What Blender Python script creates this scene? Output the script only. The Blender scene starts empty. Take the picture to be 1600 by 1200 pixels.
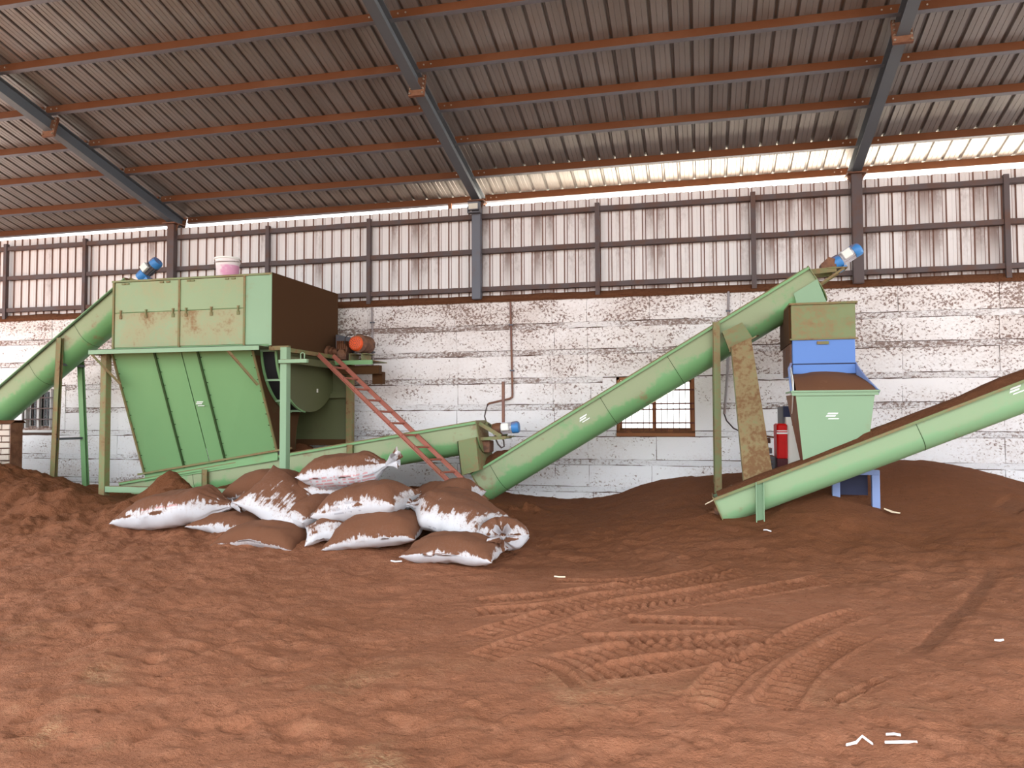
import bpy, math, random
import numpy as np
from math import sin, cos, pi, radians, sqrt, atan2
from mathutils import Vector, Matrix

random.seed(7)
RNG = np.random.default_rng(7)
SC = bpy.context.scene
COL = SC.collection

# ------------------------------------------------------------------ camera, sky, sun, exposure
cam_data = bpy.data.cameras.new('camera')
cam_data.sensor_fit = 'HORIZONTAL'
cam_data.sensor_width = 36.0
cam_data.lens = 27.0
cam_data.clip_end = 300
camera = bpy.data.objects.new('camera', cam_data)
COL.objects.link(camera)
yaw, pitch, roll = 0.2414, 0.0403, -0.0039
fwd = Vector((-sin(yaw) * cos(pitch), cos(yaw) * cos(pitch), sin(pitch)))
rgt = Vector((cos(yaw), sin(yaw), 0))
upv = rgt.cross(fwd)
r2 = rgt * cos(roll) + upv * sin(roll)
u2 = -rgt * sin(roll) + upv * cos(roll)
camera.matrix_world = Matrix(((r2.x, u2.x, -fwd.x, 3.67), (r2.y, u2.y, -fwd.y, -12.53),
                              (r2.z, u2.z, -fwd.z, 1.6), (0, 0, 0, 1)))
SC.camera = camera

world = bpy.data.worlds.new('hazy_sky')
SC.world = world
world.use_nodes = True
wn = world.node_tree
bg = wn.nodes['Background']
bg.inputs['Color'].default_value = (0.93, 0.96, 1.0, 1)
bg.inputs['Strength'].default_value = 2.0

sun_data = bpy.data.lights.new('sun', 'SUN')
sun_data.energy = 52.0
sun_data.angle = radians(2)
sun_data.color = (1.0, 0.93, 0.82)
sun = bpy.data.objects.new('sun', sun_data)
COL.objects.link(sun)
sun_dir = Vector((0.42, -0.24, -0.87)).normalized()          # the sun stands behind the long wall
sun.rotation_euler = sun_dir.to_track_quat('-Z', 'Y').to_euler()
sun.location = (0, 12, 20)

vs = SC.view_settings
vs.view_transform = 'Standard'
vs.look = 'None'
vs.gamma = 1.0
vs.use_curve_mapping = False
vs.exposure = 1.02
SC.display_settings.display_device = 'sRGB'
try:
    SC.cycles.use_denoising = True
    SC.cycles.max_bounces = 8
    SC.cycles.diffuse_bounces = 5
    SC.cycles.glossy_bounces = 3
    SC.cycles.transparent_max_bounces = 8
    SC.cycles.caustics_reflective = False
    SC.cycles.caustics_refractive = False
    SC.cycles.sample_clamp_indirect = 6.0
except Exception:
    pass

# ------------------------------------------------------------------ material helpers
def srgb(r, g, b):
    def f(c):
        c = c / 255.0
        return c / 12.92 if c <= 0.04045 else ((c + 0.055) / 1.055) ** 2.4
    return (f(r), f(g), f(b), 1.0)

class NT:
    def __init__(s, name):
        s.m = bpy.data.materials.new(name)
        s.m.use_nodes = True
        s.t = s.m.node_tree
        s.b = s.t.nodes['Principled BSDF']
        s.out = s.t.nodes['Material Output']
        s._pos = None
    def node(s, ty, **kw):
        n = s.t.nodes.new(ty)
        for k, v in kw.items():
            setattr(n, k, v)
        return n
    def link(s, a, b):
        s.t.links.new(a, b)
    def setin(s, sock, v):
        if hasattr(v, 'is_output'):
            s.link(v, sock)
        else:
            sock.default_value = v
    def geo(s):
        if s._pos is None:
            s._pos = s.node('ShaderNodeNewGeometry')
        return s._pos
    def pos(s, scale=(1, 1, 1), obj=False, rot=(0, 0, 0)):
        if obj:
            src = s.node('ShaderNodeTexCoord').outputs['Object']
        else:
            src = s.geo().outputs['Position']
        mp = s.node('ShaderNodeMapping')
        s.link(src, mp.inputs['Vector'])
        mp.inputs['Scale'].default_value = scale
        mp.inputs['Rotation'].default_value = rot
        return mp.outputs['Vector']
    def noise(s, scale, detail=4, rough=0.55, vec=None, dist=0.0):
        n = s.node('ShaderNodeTexNoise')
        n.inputs['Scale'].default_value = scale
        n.inputs['Detail'].default_value = detail
        n.inputs['Roughness'].default_value = rough
        n.inputs['Distortion'].default_value = dist
        s.link(vec if vec is not None else s.geo().outputs['Position'], n.inputs['Vector'])
        return n.outputs['Fac']
    def math(s, op, a, b=0.0, c=None, clamp=False):
        n = s.node('ShaderNodeMath', operation=op)
        n.use_clamp = clamp
        s.setin(n.inputs[0], a)
        s.setin(n.inputs[1], b)
        if c is not None:
            s.setin(n.inputs[2], c)
        return n.outputs[0]
    def step(s, v, lo, hi, a=0.0, b=1.0):
        n = s.node('ShaderNodeMapRange')
        n.clamp = True
        n.interpolation_type = 'SMOOTHSTEP'
        s.setin(n.inputs[0], v)
        n.inputs[1].default_value = lo
        n.inputs[2].default_value = hi
        n.inputs[3].default_value = a
        n.inputs[4].default_value = b
        return n.outputs[0]
    def mix(s, fac, a, b):
        n = s.node('ShaderNodeMix', data_type='RGBA')
        s.setin(n.inputs[0], fac)
        s.setin(n.inputs[6], a)
        s.setin(n.inputs[7], b)
        return n.outputs[2]
    def sep(s, vec):
        n = s.node('ShaderNodeSeparateXYZ')
        s.link(vec, n.inputs[0])
        return n.outputs
    def bump(s, h, strength=0.5, dist=0.02):
        n = s.node('ShaderNodeBump')
        n.inputs['Strength'].default_value = strength
        n.inputs['Distance'].default_value = dist
        s.link(h, n.inputs['Height'])
        s.link(n.outputs['Normal'], s.b.inputs['Normal'])
    def fin(s, col=None, rough=0.7, metal=0.0, spec=0.3):
        if col is not None:
            s.setin(s.b.inputs['Base Color'], col)
        s.setin(s.b.inputs['Roughness'], rough)
        s.setin(s.b.inputs['Metallic'], metal)
        s.setin(s.b.inputs['Specular IOR Level'], spec)
        return s.m

PEAT = (0.150, 0.060, 0.026, 1)
PEAT_PALE = (0.30, 0.150, 0.085, 1)

def plain(name, col, rough=0.6, metal=0.0, spec=0.35):
    n = NT(name)
    v = n.noise(9, 4, 0.6)
    c = n.mix(n.step(v, 0.3, 0.75, 0.0, 0.22), col, tuple(x * 0.6 for x in col[:3]) + (1,))
    return n.fin(c, rough, metal, spec)

def dusty(name, col, amount=0.3, scale=2.2, up=0.8, rough=0.5, metal=0.0, fine=0.5, dust=PEAT_PALE, deep=PEAT, streak=1.0):
    """painted metal with clinging brown dust: patches by noise, more on faces that look up"""
    n = NT(name)
    vec = n.pos((1, 1, streak))
    big = n.noise(scale, 5, 0.62, vec, 0.3)
    sm = n.noise(scale * 9, 3, 0.6, vec)
    v = n.math('ADD', big, n.math('MULTIPLY', n.math('SUBTRACT', sm, 0.5), fine * 0.45))
    nz = n.sep(n.geo().outputs['Normal'])[2]
    v = n.math('ADD', v, n.math('MULTIPLY', n.math('MAXIMUM', nz, 0.0), up))
    v = n.math('ADD', v, amount - 0.5)
    thin = n.step(v, 0.34, 0.62)
    thick = n.step(v, 0.58, 0.78)
    tone = n.mix(n.step(n.noise(0.9, 3), 0.3, 0.7, 0.0, 0.25), col, tuple(min(1, x * 0.82) for x in col[:3]) + (1,))
    c = n.mix(n.math('MULTIPLY', thin, 0.55), tone, dust)
    c = n.mix(n.math('MULTIPLY', thick, 0.9), c, deep)
    r = n.math('ADD', n.math('MULTIPLY', thin, 0.3), rough, clamp=True)
    n.bump(sm, 0.08, 0.01)
    return n.fin(c, r, metal, 0.35)

GREEN = srgb(122, 166, 114)
M = {}
M['green'] = dusty('green_paint', GREEN, 0.24, 1.6, 0.75)
def tube_green(name, col, film_amt):
    # dust film clings to the upright upper side of a trough, the round belly under it stays clean
    n = NT(name)
    nz = n.sep(n.geo().outputs['Normal'])[2]
    big = n.noise(1.3, 5, 0.62); sm = n.noise(14, 3, 0.6)
    v = n.math('ADD', nz, n.math('MULTIPLY', n.math('SUBTRACT', big, 0.5), 1.1))
    v = n.math('ADD', v, n.math('MULTIPLY', n.math('SUBTRACT', sm, 0.5), 0.35))
    film = n.step(v, -0.28, -0.05, 0.0, film_amt)
    c = n.mix(film, col, (0.40, 0.37, 0.25, 1))
    c = n.mix(n.math('MULTIPLY', n.step(n.math('ADD', big, n.math('MULTIPLY', sm, 0.3)), 0.74, 0.86), 0.6), c, PEAT_PALE)
    c = n.mix(n.step(nz, 0.5, 0.8), c, PEAT_PALE)
    return n.fin(c, n.math('ADD', 0.42, n.math('MULTIPLY', film, 0.5)), 0, 0.4)
M['green_tube'] = tube_green('green_paint_on_trough', srgb(116, 166, 112), 0.62)
M['green_tube_pale'] = tube_green('pale_paint_on_trough', srgb(136, 178, 134), 0.30)
M['green_pale'] = dusty('pale_green_paint', srgb(136, 168, 134), 0.24, 1.8, 0.6)
M['green_patchy'] = dusty('green_paint_patchy_dust', srgb(142, 162, 122), 0.40, 1.7, 0.5, fine=0.8, dust=(0.40, 0.33, 0.19, 1), deep=(0.28, 0.17, 0.08, 1))
M['green_smeared'] = dusty('green_paint_smeared_dust', srgb(142, 164, 126), 0.57, 2.3, 0.5, fine=0.9, dust=(0.40, 0.32, 0.19, 1), deep=(0.25, 0.145, 0.065, 1))
M['green_heavy'] = dusty('green_paint_heavy_dust', srgb(120, 132, 88), 0.45, 2.4, 0.6, fine=1.4, deep=(0.17, 0.085, 0.035, 1))
M['caked'] = dusty('metal_caked_with_peat', srgb(70, 62, 34), 0.86, 2.0, 0.5, rough=0.9, dust=(0.085, 0.040, 0.014, 1), deep=(0.070, 0.029, 0.009, 1))
M['olive'] = dusty('olive_dark_green', srgb(92, 96, 64), 0.28, 1.5, 0.6, dust=(0.10, 0.06, 0.03, 1))
M['green_dark'] = plain('dark_green_seam', srgb(52, 76, 38), 0.7)
M['seam'] = dusty('rusty_green_edge', srgb(110, 120, 74), 0.52, 5, 0.6, fine=1.0)
M['steel'] = dusty('blue_grey_steel', srgb(98, 100, 108), 0.34, 2.0, 1.0, rough=0.5, dust=(0.16, 0.09, 0.06, 1))
M['rafter'] = dusty('blue_grey_rafter', srgb(88, 94, 100), 0.20, 1.0, 0.4, rough=0.5, dust=(0.2, 0.1, 0.05, 1))
M['girt'] = dusty('grey_rail_with_dust', srgb(86, 74, 73), 0.42, 3.0, 1.2, rough=0.6, dust=(0.14, 0.07, 0.045, 1))
M['oxide'] = dusty('orange_oxide_primer', srgb(106, 63, 34), 0.30, 1.4, 0.3, rough=0.65, dust=(0.20, 0.09, 0.045, 1), deep=(0.14, 0.055, 0.025, 1))
M['flange_highlight'] = plain('grey_flange_highlight', srgb(112, 112, 118), 0.45, 0.3)  # reflected highlight along the purlins' lower flange, put into its colour
M['gusset'] = dusty('rusty_gusset', srgb(98, 60, 40), 0.45, 5, 0.4)
M['bolt'] = plain('zinc_bolt', srgb(190, 180, 165), 0.35, 0.7)
M['blue'] = dusty('blue_paint', srgb(92, 132, 200), 0.14, 2.0, 0.5)
M['blue_motor'] = dusty('motor_blue', srgb(66, 134, 198), 0.24, 6.0, 0.5, rough=0.35)
M['blue_leg'] = dusty('pale_blue_paint', srgb(130, 152, 200), 0.12, 3.0, 0.3)
M['navy'] = plain('navy_paint', srgb(34, 40, 70), 0.6)  # dark navy of the fold lines, bracket and stand panel
M['silver'] = dusty('cast_aluminium', srgb(205, 205, 210), 0.22, 6.0, 0.4, rough=0.4, metal=0.2)
M['brown_cast'] = dusty('dusty_cast_iron', srgb(92, 66, 56), 0.48, 8.0, 0.5, rough=0.8)
M['ladder'] = dusty('red_oxide_ladder', srgb(166, 98, 82), 0.30, 5.0, 0.35, rough=0.6)
M['red'] = plain('red_guard', srgb(205, 6, 6), 0.45, 0, 0.2)
M['maroon'] = plain('maroon_guard', srgb(82, 18, 26), 0.5)
M['orange'] = dusty('orange_motor', srgb(232, 92, 44), 0.28, 14.0, 0.3, rough=0.45)
M['black'] = plain('black_mesh', srgb(26, 26, 28), 0.7)
M['darkgrey'] = dusty('dark_grey_machine', srgb(92, 92, 98), 0.3, 8.0, 0.5)
M['white'] = dusty('white_panel', srgb(236, 236, 228), 0.10, 2.0, 0.3)
M['mark'] = plain('white_print', srgb(240, 245, 240), 0.5)
M['scrap'] = plain('pale_scrap', srgb(245, 226, 196), 0.6)
M['scrap_white'] = plain('white_scrap', srgb(238, 238, 240), 0.5)
M['pvc'] = dusty('grey_conduit', srgb(150, 142, 142), 0.36, 3.0, 0.5)
M['pvc_brown'] = dusty('dusty_conduit', srgb(120, 84, 74), 0.45, 4.0, 0.5)
M['cable'] = plain('black_cable', srgb(70, 58, 54), 0.6)
M['wood'] = dusty('dusty_wood_frame', srgb(150, 92, 52), 0.45, 5.0, 0.4, dust=(0.30, 0.14, 0.06, 1))
M['bar'] = plain('rusty_bar', srgb(110, 62, 50), 0.7)
M['white_frame'] = dusty('white_window_frame', srgb(214, 212, 210), 0.25, 6.0, 0.5)
M['room_dark'] = plain('dark_render', srgb(70, 66, 62), 0.9)
M['dark_roof'] = plain('old_dark_roof', srgb(52, 42, 38), 0.9)
M['chute_peat'] = dusty('rubber_caked_with_peat', srgb(120, 76, 48), 0.6, 3, 0.3, rough=0.9)

# peat
def peat(name, a, b, pale, straw, wall_tone):
    n = NT(name)
    big = n.noise(0.55, 4, 0.6)
    mid = n.noise(5.0, 5, 0.65)
    fine = n.noise(55, 4, 0.7)
    xy = n.sep(n.geo().outputs['Position'])
    darken = n.step(n.math('ADD', xy[1], n.math('MULTIPLY', n.math('SUBTRACT', big, 0.5), 3.0)), -5.6, -2.9)  # blends to the darker tone towards the wall, edge broken by noise
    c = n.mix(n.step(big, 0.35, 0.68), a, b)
    c = n.mix(darken, c, wall_tone)
    pale = n.mix(darken, pale, tuple(min(1, x * 1.35) for x in wall_tone[:3]) + (1,))
    c = n.mix(n.step(mid, 0.45, 0.8, 0, 0.55), c, pale)
    fib = n.noise(38, 3, 0.6, n.pos((1, 3.2, 1), rot=(0, 0, 0.6)))
    c = n.mix(n.math('MULTIPLY', n.step(fib, 0.56, 0.72), 0.35), c, pale)
    st = n.noise(1.1, 3, 0.6, n.pos((1, 1, 1)), 0.4)
    near = n.step(xy[1], -7.3, -9.0)
    fib2 = n.noise(60, 2, 0.5, n.pos((0.6, 2.5, 1), rot=(0, 0, 1.0)))
    sf = n.math('MULTIPLY', n.math('MULTIPLY', n.step(st, 0.52, 0.68), near), n.step(fib2, 0.40, 0.62))
    c = n.mix(n.math('MULTIPLY', sf, straw), c, (0.52, 0.36, 0.20, 1))
    sk = n.noise(4.5, 5, 0.68, n.pos((1, 2.3, 1), rot=(0, 0, 0.55)), 0.6)
    c = n.mix(n.step(sk, 0.50, 0.66, 0.0, 0.42), c, tuple(x * 0.55 for x in a[:3]) + (1,))  # dark streaks colour in ridge shading that the low relief doesn't give
    at = n.node('ShaderNodeAttribute'); at.attribute_name = 'darken'
    c = n.mix(at.outputs['Fac'], c, (0.150, 0.064, 0.034, 1))  # damp stripes along the ruts
    dk = n.step(n.noise(16, 4, 0.7), 0.30, 0.45, 0.5, 0.0)
    c = n.mix(dk, c, (0.10, 0.04, 0.018, 1))  # dark patches colour in the shade of pits and clumps
    h = n.math('ADD', n.math('MULTIPLY', fine, 0.5), n.math('MULTIPLY', n.noise(18, 4, 0.7), 1.0))
    n.bump(h, 0.8, 0.035)
    return n.fin(c, 0.95, 0, 0.1)
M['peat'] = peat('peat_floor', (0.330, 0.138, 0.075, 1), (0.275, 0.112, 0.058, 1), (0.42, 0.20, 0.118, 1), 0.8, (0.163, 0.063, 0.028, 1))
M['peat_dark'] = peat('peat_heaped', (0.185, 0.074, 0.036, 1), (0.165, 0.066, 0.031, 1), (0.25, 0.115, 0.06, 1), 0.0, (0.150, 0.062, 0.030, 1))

def whitewash(name, seed):
    n = NT(name)
    xy = n.sep(n.geo().outputs['Position'])
    hi = n.noise(26, 5, 0.66, n.pos((0.9, 1, 1.15), rot=(0, 0.5, 0)), 0.4)
    tiny = n.noise(60, 3, 0.6)
    low = n.noise(0.75, 4, 0.6, n.pos((0.6, 1, 1.4)))
    hgt = n.step(xy[2], 1.9, 3.5)
    right = n.step(xy[0], 3.5, 8.0)
    v = n.math('ADD', hi, n.math('MULTIPLY', n.math('SUBTRACT', low, 0.5), 0.46))
    v = n.math('ADD', v, n.math('MULTIPLY', hgt, 0.085))
    v = n.math('ADD', v, n.math('MULTIPLY', right, 0.012))
    cl = n.noise(3.2, 4, 0.65, n.pos((0.8, 1, 1.3), rot=(0, 0.4, 0)), 0.5)
    v = n.math('ADD', v, n.math('MULTIPLY', n.math('SUBTRACT', cl, 0.55), 0.42))
    v = n.math('ADD', v, n.math('MULTIPLY', n.math('SUBTRACT', tiny, 0.5), 0.10))
    spots = n.step(v, 0.585, 0.655)
    wash = n.step(n.math('ADD', n.math('ADD', low, n.math('MULTIPLY', n.math('SUBTRACT', hi, 0.5), 0.5)), n.math('MULTIPLY', hgt, 0.14)), 0.44, 0.75, 0.0, 0.5)
    base = n.mix(n.step(xy[2], 0.5, 2.6), (0.87, 0.88, 0.91, 1), (0.90, 0.86, 0.84, 1))
    c = n.mix(wash, base, (0.52, 0.42, 0.36, 1))
    c = n.mix(n.math('MULTIPLY', spots, 0.80), c, (0.15, 0.070, 0.042, 1))
    h = n.math('ADD', n.noise(7, 5, 0.65), n.math('MULTIPLY', tiny, 0.25))
    n.bump(h, 0.35, 0.02)
    return n.fin(c, 0.9, 0, 0.15)
M['block'] = whitewash('whitewashed_block', 1)

def band(name):
    n = NT(name)
    hi = n.noise(24, 6, 0.75, n.pos((0.8, 1, 1.3)), 0.5)
    low = n.noise(0.5, 4, 0.6, n.pos((0.8, 1, 3.0)))
    xy = n.sep(n.geo().outputs['Position'])
    hgt = n.step(xy[2], 0.8, 3.3)
    v = n.math('ADD', hi, n.math('MULTIPLY', n.math('SUBTRACT', low, 0.5), 0.7))
    v = n.math('ADD', v, n.math('MULTIPLY', hgt, 0.135))
    c = n.mix(n.step(v, 0.52, 0.70, 0, 0.85), n.mix(n.step(xy[2], 0.5, 2.6), (0.86, 0.87, 0.90, 1), (0.89, 0.85, 0.83, 1)), (0.17, 0.082, 0.048, 1))
    n.bump(hi, 0.7, 0.03)
    return n.fin(c, 0.95, 0, 0.1)
M['band'] = band('mortar_band')
M['joint'] = plain('dirty_joint', srgb(96, 74, 64), 0.95)
M['brick'] = dusty('whitewashed_brick', srgb(206, 194, 180), 0.30, 5.0, 0.4, rough=0.9, dust=(0.42, 0.30, 0.22, 1))

def cladding(name, bias):
    n = NT(name)
    xy = n.sep(n.geo().outputs['Position'])
    st = n.noise(3.4, 2, 0.5, n.pos((1, 1, 0.05)))
    low = n.noise(0.6, 3, 0.6, n.pos((1, 1, 0.6)))
    gr = n.noise(24, 4, 0.7, n.pos((1, 1, 0.45)))
    # dust hangs below each rail and fades downwards
    zz = n.math('MODULO', n.math('SUBTRACT', 6.24, xy[2]), 0.63)
    fade = n.step(zz, 0.0, 0.55, 1.0, 0.2)
    right = n.step(xy[0], -4.5, 5.0, -0.06, 0.05)
    v = n.math('ADD', n.math('MULTIPLY', st, 0.9), n.math('MULTIPLY', low, 0.35))
    v = n.math('ADD', n.math('ADD', v, right), bias)
    v = n.math('ADD', v, n.math('MULTIPLY', n.math('SUBTRACT', gr, 0.5), 0.30))
    v = n.math('MULTIPLY', n.step(v, 0.56, 0.86), fade)
    c = n.mix(n.step(low, 0.35, 0.7, 0.0, 0.35), (0.74, 0.71, 0.69, 1), (0.62, 0.56, 0.53, 1))
    c = n.mix(n.math('MULTIPLY', v, 0.85), c, (0.16, 0.085, 0.06, 1))
    return n.fin(c, 0.55, 0.0, 0.35)
M['clad'] = cladding('white_cladding', -0.10)
M['clad_dusty'] = cladding('white_cladding_stained', 0.11)
M['clad_rib'] = dusty('dust_in_rib', srgb(140, 110, 98), 0.55, 3, 0.2, dust=(0.20, 0.10, 0.07, 1), deep=(0.13, 0.06, 0.04, 1), streak=0.3)

def roofmetal(name, k=1.0):
    n = NT(name)
    a = n.noise(3, 3, 0.5, n.pos((1, 0.05, 0.05)))
    b = n.noise(0.8, 4, 0.6)
    c = n.mix(n.step(a, 0.3, 0.75), (0.270 * k, 0.258 * k, 0.250 * k, 1), (0.212 * k, 0.200 * k, 0.191 * k, 1))
    c = n.mix(n.step(b, 0.4, 0.75, 0, 0.4), c, (0.19 * k, 0.152 * k, 0.128 * k, 1))
    return n.fin(c, 0.42, 0.35, 0.4)
M['roof'] = roofmetal('roof_sheet_metal')
M['roof_rib'] = roofmetal('roof_rib_metal', 0.74)

def sackmat(name, bias, tint=(0.62, 0.63, 0.665, 1), pr=None):
    """white woven sack; peat lies where the cloth looks up; a few prints in the sack's own coordinates"""
    n = NT(name)
    nz = n.sep(n.geo().outputs['Normal'])[2]
    o = n.pos((1, 1, 1), obj=True)
    hi = n.noise(9, 5, 0.65, n.pos((1, 1, 1), obj=True), 0.5)
    st = n.noise(20, 3, 0.6, n.pos((1.6, 0.35, 0.35), obj=True))
    v = n.math('ADD', nz, n.math('MULTIPLY', n.math('SUBTRACT', hi, 0.5), 0.75))
    v = n.math('ADD', v, n.math('MULTIPLY', n.math('SUBTRACT', st, 0.5), 0.95))
    v = n.math('ADD', v, bias)
    dust = n.step(v, 0.34, 0.50)
    film = n.step(v, -0.10, 0.42, 0.0, 0.30)
    c = tint
    ox = n.sep(o)
    if pr is not None:
        colr, x0, x1, z0, z1, fx, fz = pr
        box = n.math('MULTIPLY', n.step(ox[0], x0, x0 + 0.01), n.step(ox[0], x1, x1 - 0.01))
        box = n.math('MULTIPLY', box, n.math('MULTIPLY', n.step(ox[2], z0, z0 + 0.01), n.step(ox[2], z1, z1 - 0.01)))
        ln = n.math('GREATER_THAN', n.math('SINE', n.math('MULTIPLY', ox[2], fz)), -0.1)
        lt = n.math('GREATER_THAN', n.noise(fx, 1, 0.5, n.pos((1, 0.2, 0.5), obj=True)), 0.47)
        box = n.math('MULTIPLY', box, n.math('MULTIPLY', ln, lt))
        c = n.mix(n.math('MULTIPLY', box, 0.6), tint, colr)
    c = n.mix(film, c, (0.42, 0.29, 0.22, 1))
    gr = n.noise(42, 4, 0.7, n.pos((1, 1, 1), obj=True))
    c = n.mix(n.step(n.math('ADD', gr, n.math('MULTIPLY', v, 0.22)), 0.60, 0.68, 0.0, 0.55), c, (0.24, 0.11, 0.06, 1))
    c = n.mix(n.math('MULTIPLY', dust, 0.96), c, (0.160, 0.062, 0.027, 1))
    wv = n.noise(70, 2, 0.5, n.pos((1, 1, 1), obj=True))
    n.bump(n.math('ADD', n.math('MULTIPLY', wv, 0.25), st), 0.25, 0.015)
    r = n.math('ADD', 0.45, n.math('MULTIPLY', dust, 0.5))
    return n.fin(c, r, 0, 0.3)

# ------------------------------------------------------------------ mesh helpers
class MB:
    def __init__(s):
        s.v = []; s.f = []; s.mi = []; s.k = 0
    def mat(s, k):
        s.k = k
        return s
    def add(s, verts, faces):
        o = len(s.v)
        s.v.extend([tuple(p) for p in verts])
        for f in faces:
            s.f.append(tuple(i + o for i in f)); s.mi.append(s.k)
        return s
    def box(s, x0, x1, y0, y1, z0, z1):
        v = [(x, y, z) for z in (z0, z1) for y in (y0, y1) for x in (x0, x1)]
        return s.add(v, [(0, 2, 3, 1), (4, 5, 7, 6), (0, 1, 5, 4), (2, 6, 7, 3), (0, 4, 6, 2), (1, 3, 7, 5)])
    def beam(s, p0, p1, w, h, up=(0, 0, 1)):
        """bar from p0 to p1; w across, h along 'up'"""
        p0, p1 = Vector(p0), Vector(p1)
        d = (p1 - p0).normalized()
        side = d.cross(Vector(up))
        if side.length < 1e-4:
            side = d.cross(Vector((0, 1, 0)))
        side.normalize()
        u = side.cross(d).normalized()
        v = []
        for p in (p0, p1):
            for a, b in ((-1, -1), (1, -1), (1, 1), (-1, 1)):
                v.append(p + side * (a * w / 2) + u * (b * h / 2))
        return s.add(v, [(0, 3, 2, 1), (4, 5, 6, 7), (0, 1, 5, 4), (1, 2, 6, 5), (2, 3, 7, 6), (3, 0, 4, 7)])
    def channel(s, p0, p1, w, h, t, up=(0, 0, 1), side_sign=1):
        """C-section: web on one side, two lips"""
        p0, p1 = Vector(p0), Vector(p1)
        d = (p1 - p0).normalized()
        side = d.cross(Vector(up)).normalized() * side_sign
        u = Vector(up) - d * d.dot(Vector(up)); u.normalize()
        c = side * (w / 2)
        s.beam(p0 - c, p1 - c, t, h, u)
        for sg in (-1, 1):
            e = u * (sg * (h / 2 - t / 2))
            s.beam(p0 + e, p1 + e, w, t, u)
        return s
    def tube(s, p0, p1, r0, r1=None, n=14, caps=True):
        if r1 is None: r1 = r0
        p0, p1 = Vector(p0), Vector(p1)
        d = (p1 - p0).normalized()
        a = d.orthogonal().normalized(); b = d.cross(a)
        v = []
        for p, r in ((p0, r0), (p1, r1)):
            for i in range(n):
                t = 2 * pi * i / n
                v.append(p + a * (r * cos(t)) + b * (r * sin(t)))
        f = [(i, (i + 1) % n, n + (i + 1) % n, n + i) for i in range(n)]
        if caps:
            f += [tuple(reversed(range(n))), tuple(range(n, 2 * n))]
        return s.add(v, f)
    def path(s, pts, r, n=8):
        pts = [Vector(p) for p in pts]
        v = []; f = []
        for i, p in enumerate(pts):
            d = (pts[min(i + 1, len(pts) - 1)] - pts[max(i - 1, 0)]).normalized()
            ref = Vector((0, 1, 0)) if abs(d.y) < 0.9 else Vector((1, 0, 0))
            a = d.cross(ref).normalized(); b = d.cross(a)
            for k in range(n):
                t = 2 * pi * k / n
                v.append(p + a * (r * cos(t)) + b * (r * sin(t)))
        for i in range(len(pts) - 1):
            for k in range(n):
                f.append((i * n + k, i * n + (k + 1) % n, (i + 1) * n + (k + 1) % n, (i + 1) * n + k))
        f += [tuple(reversed(range(n))), tuple(range((len(pts) - 1) * n, len(pts) * n))]
        return s.add(v, f)
    def prism(s, poly, off):
        """polygon of 3-D points pushed along off"""
        off = Vector(off)
        a = [Vector(p) for p in poly]; n = len(a)
        v = a + [p + off for p in a]
        f = [tuple(reversed(range(n))), tuple(range(n, 2 * n))]
        f += [(i, (i + 1) % n, n + (i + 1) % n, n + i) for i in range(n)]
        return s.add(v, f)
    def slab(s, quad, t):
        """four corners given a thickness along their normal (behind)"""
        q = [Vector(p) for p in quad]
        nrm = (q[1] - q[0]).cross(q[3] - q[0]).normalized()
        return s.prism(q, -nrm * t)
    def lathe(s, prof, c, axis=(0, 0, 1), n=24):
        c = Vector(c); d = Vector(axis).normalized()
        a = d.orthogonal().normalized(); b = d.cross(a)
        v = []; f = []
        for r, h in prof:
            for i in range(n):
                t = 2 * pi * i / n
                v.append(c + d * h + a * (r * cos(t)) + b * (r * sin(t)))
        for j in range(len(prof) - 1):
            for i in range(n):
                f.append((j * n + i, j * n + (i + 1) % n, (j + 1) * n + (i + 1) % n, (j + 1) * n + i))
        f += [tuple(reversed(range(n))), tuple(range((len(prof) - 1) * n, len(prof) * n))]
        return s.add(v, f)
    def sheet(s, rows, closed=False):
        """rows: list of equal-length point lists"""
        m = len(rows[0]); v = [p for r in rows for p in r]; f = []
        for j in range(len(rows) - 1):
            for i in range(m - 1 + (1 if closed else 0)):
                f.append((j * m + i, j * m + (i + 1) % m, (j + 1) * m + (i + 1) % m, (j + 1) * m + i))
        return s.add(v, f)
    def build(s, name, mats, parent=None, smooth=35, bevel=0.0, normals_fix=True, **props):
        if not isinstance(mats, (list, tuple)): mats = [mats]
        A = np.array(s.v, dtype=float)
        lo, hi = A.min(0), A.max(0)
        org = Vector(((lo[0] + hi[0]) / 2, (lo[1] + hi[1]) / 2, lo[2]))
        me = bpy.data.meshes.new(name)
        me.from_pydata([tuple(p) for p in (A - np.array(org))], [], s.f)
        for m in mats: me.materials.append(m)
        if len(mats) > 1:
            me.polygons.foreach_set('material_index', s.mi)
        if normals_fix:
            import bmesh
            bm = bmesh.new(); bm.from_mesh(me)
            bmesh.ops.recalc_face_normals(bm, faces=bm.faces)
            bm.to_mesh(me); bm.free()
        if smooth:
            me.polygons.foreach_set('use_smooth', [True] * len(me.polygons))
            me.set_sharp_from_angle(angle=radians(smooth))
        me.update()
        o = bpy.data.objects.new(name, me)
        COL.objects.link(o)
        if parent is not None:
            o.parent = parent
            o.location = org - WORLD[parent.name]
        else:
            o.location = org
        WORLD[o.name] = org.copy()
        if bevel:
            b = o.modifiers.new('edge', 'BEVEL'); b.width = bevel; b.segments = 1; b.limit_method = 'ANGLE'; b.angle_limit = radians(40)
        for k, v in props.items(): o[k] = v
        return o
WORLD = {}

def thing(name, loc, label=None, cat=None, group=None, kind=None):
    o = bpy.data.objects.new(name, None)
    o.empty_display_size = 0.2
    COL.objects.link(o)
    o.location = loc
    WORLD[o.name] = Vector(loc)
    if label: o['label'] = label
    if cat: o['category'] = cat
    if group: o['group'] = group
    if kind: o['kind'] = kind
    return o

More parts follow.
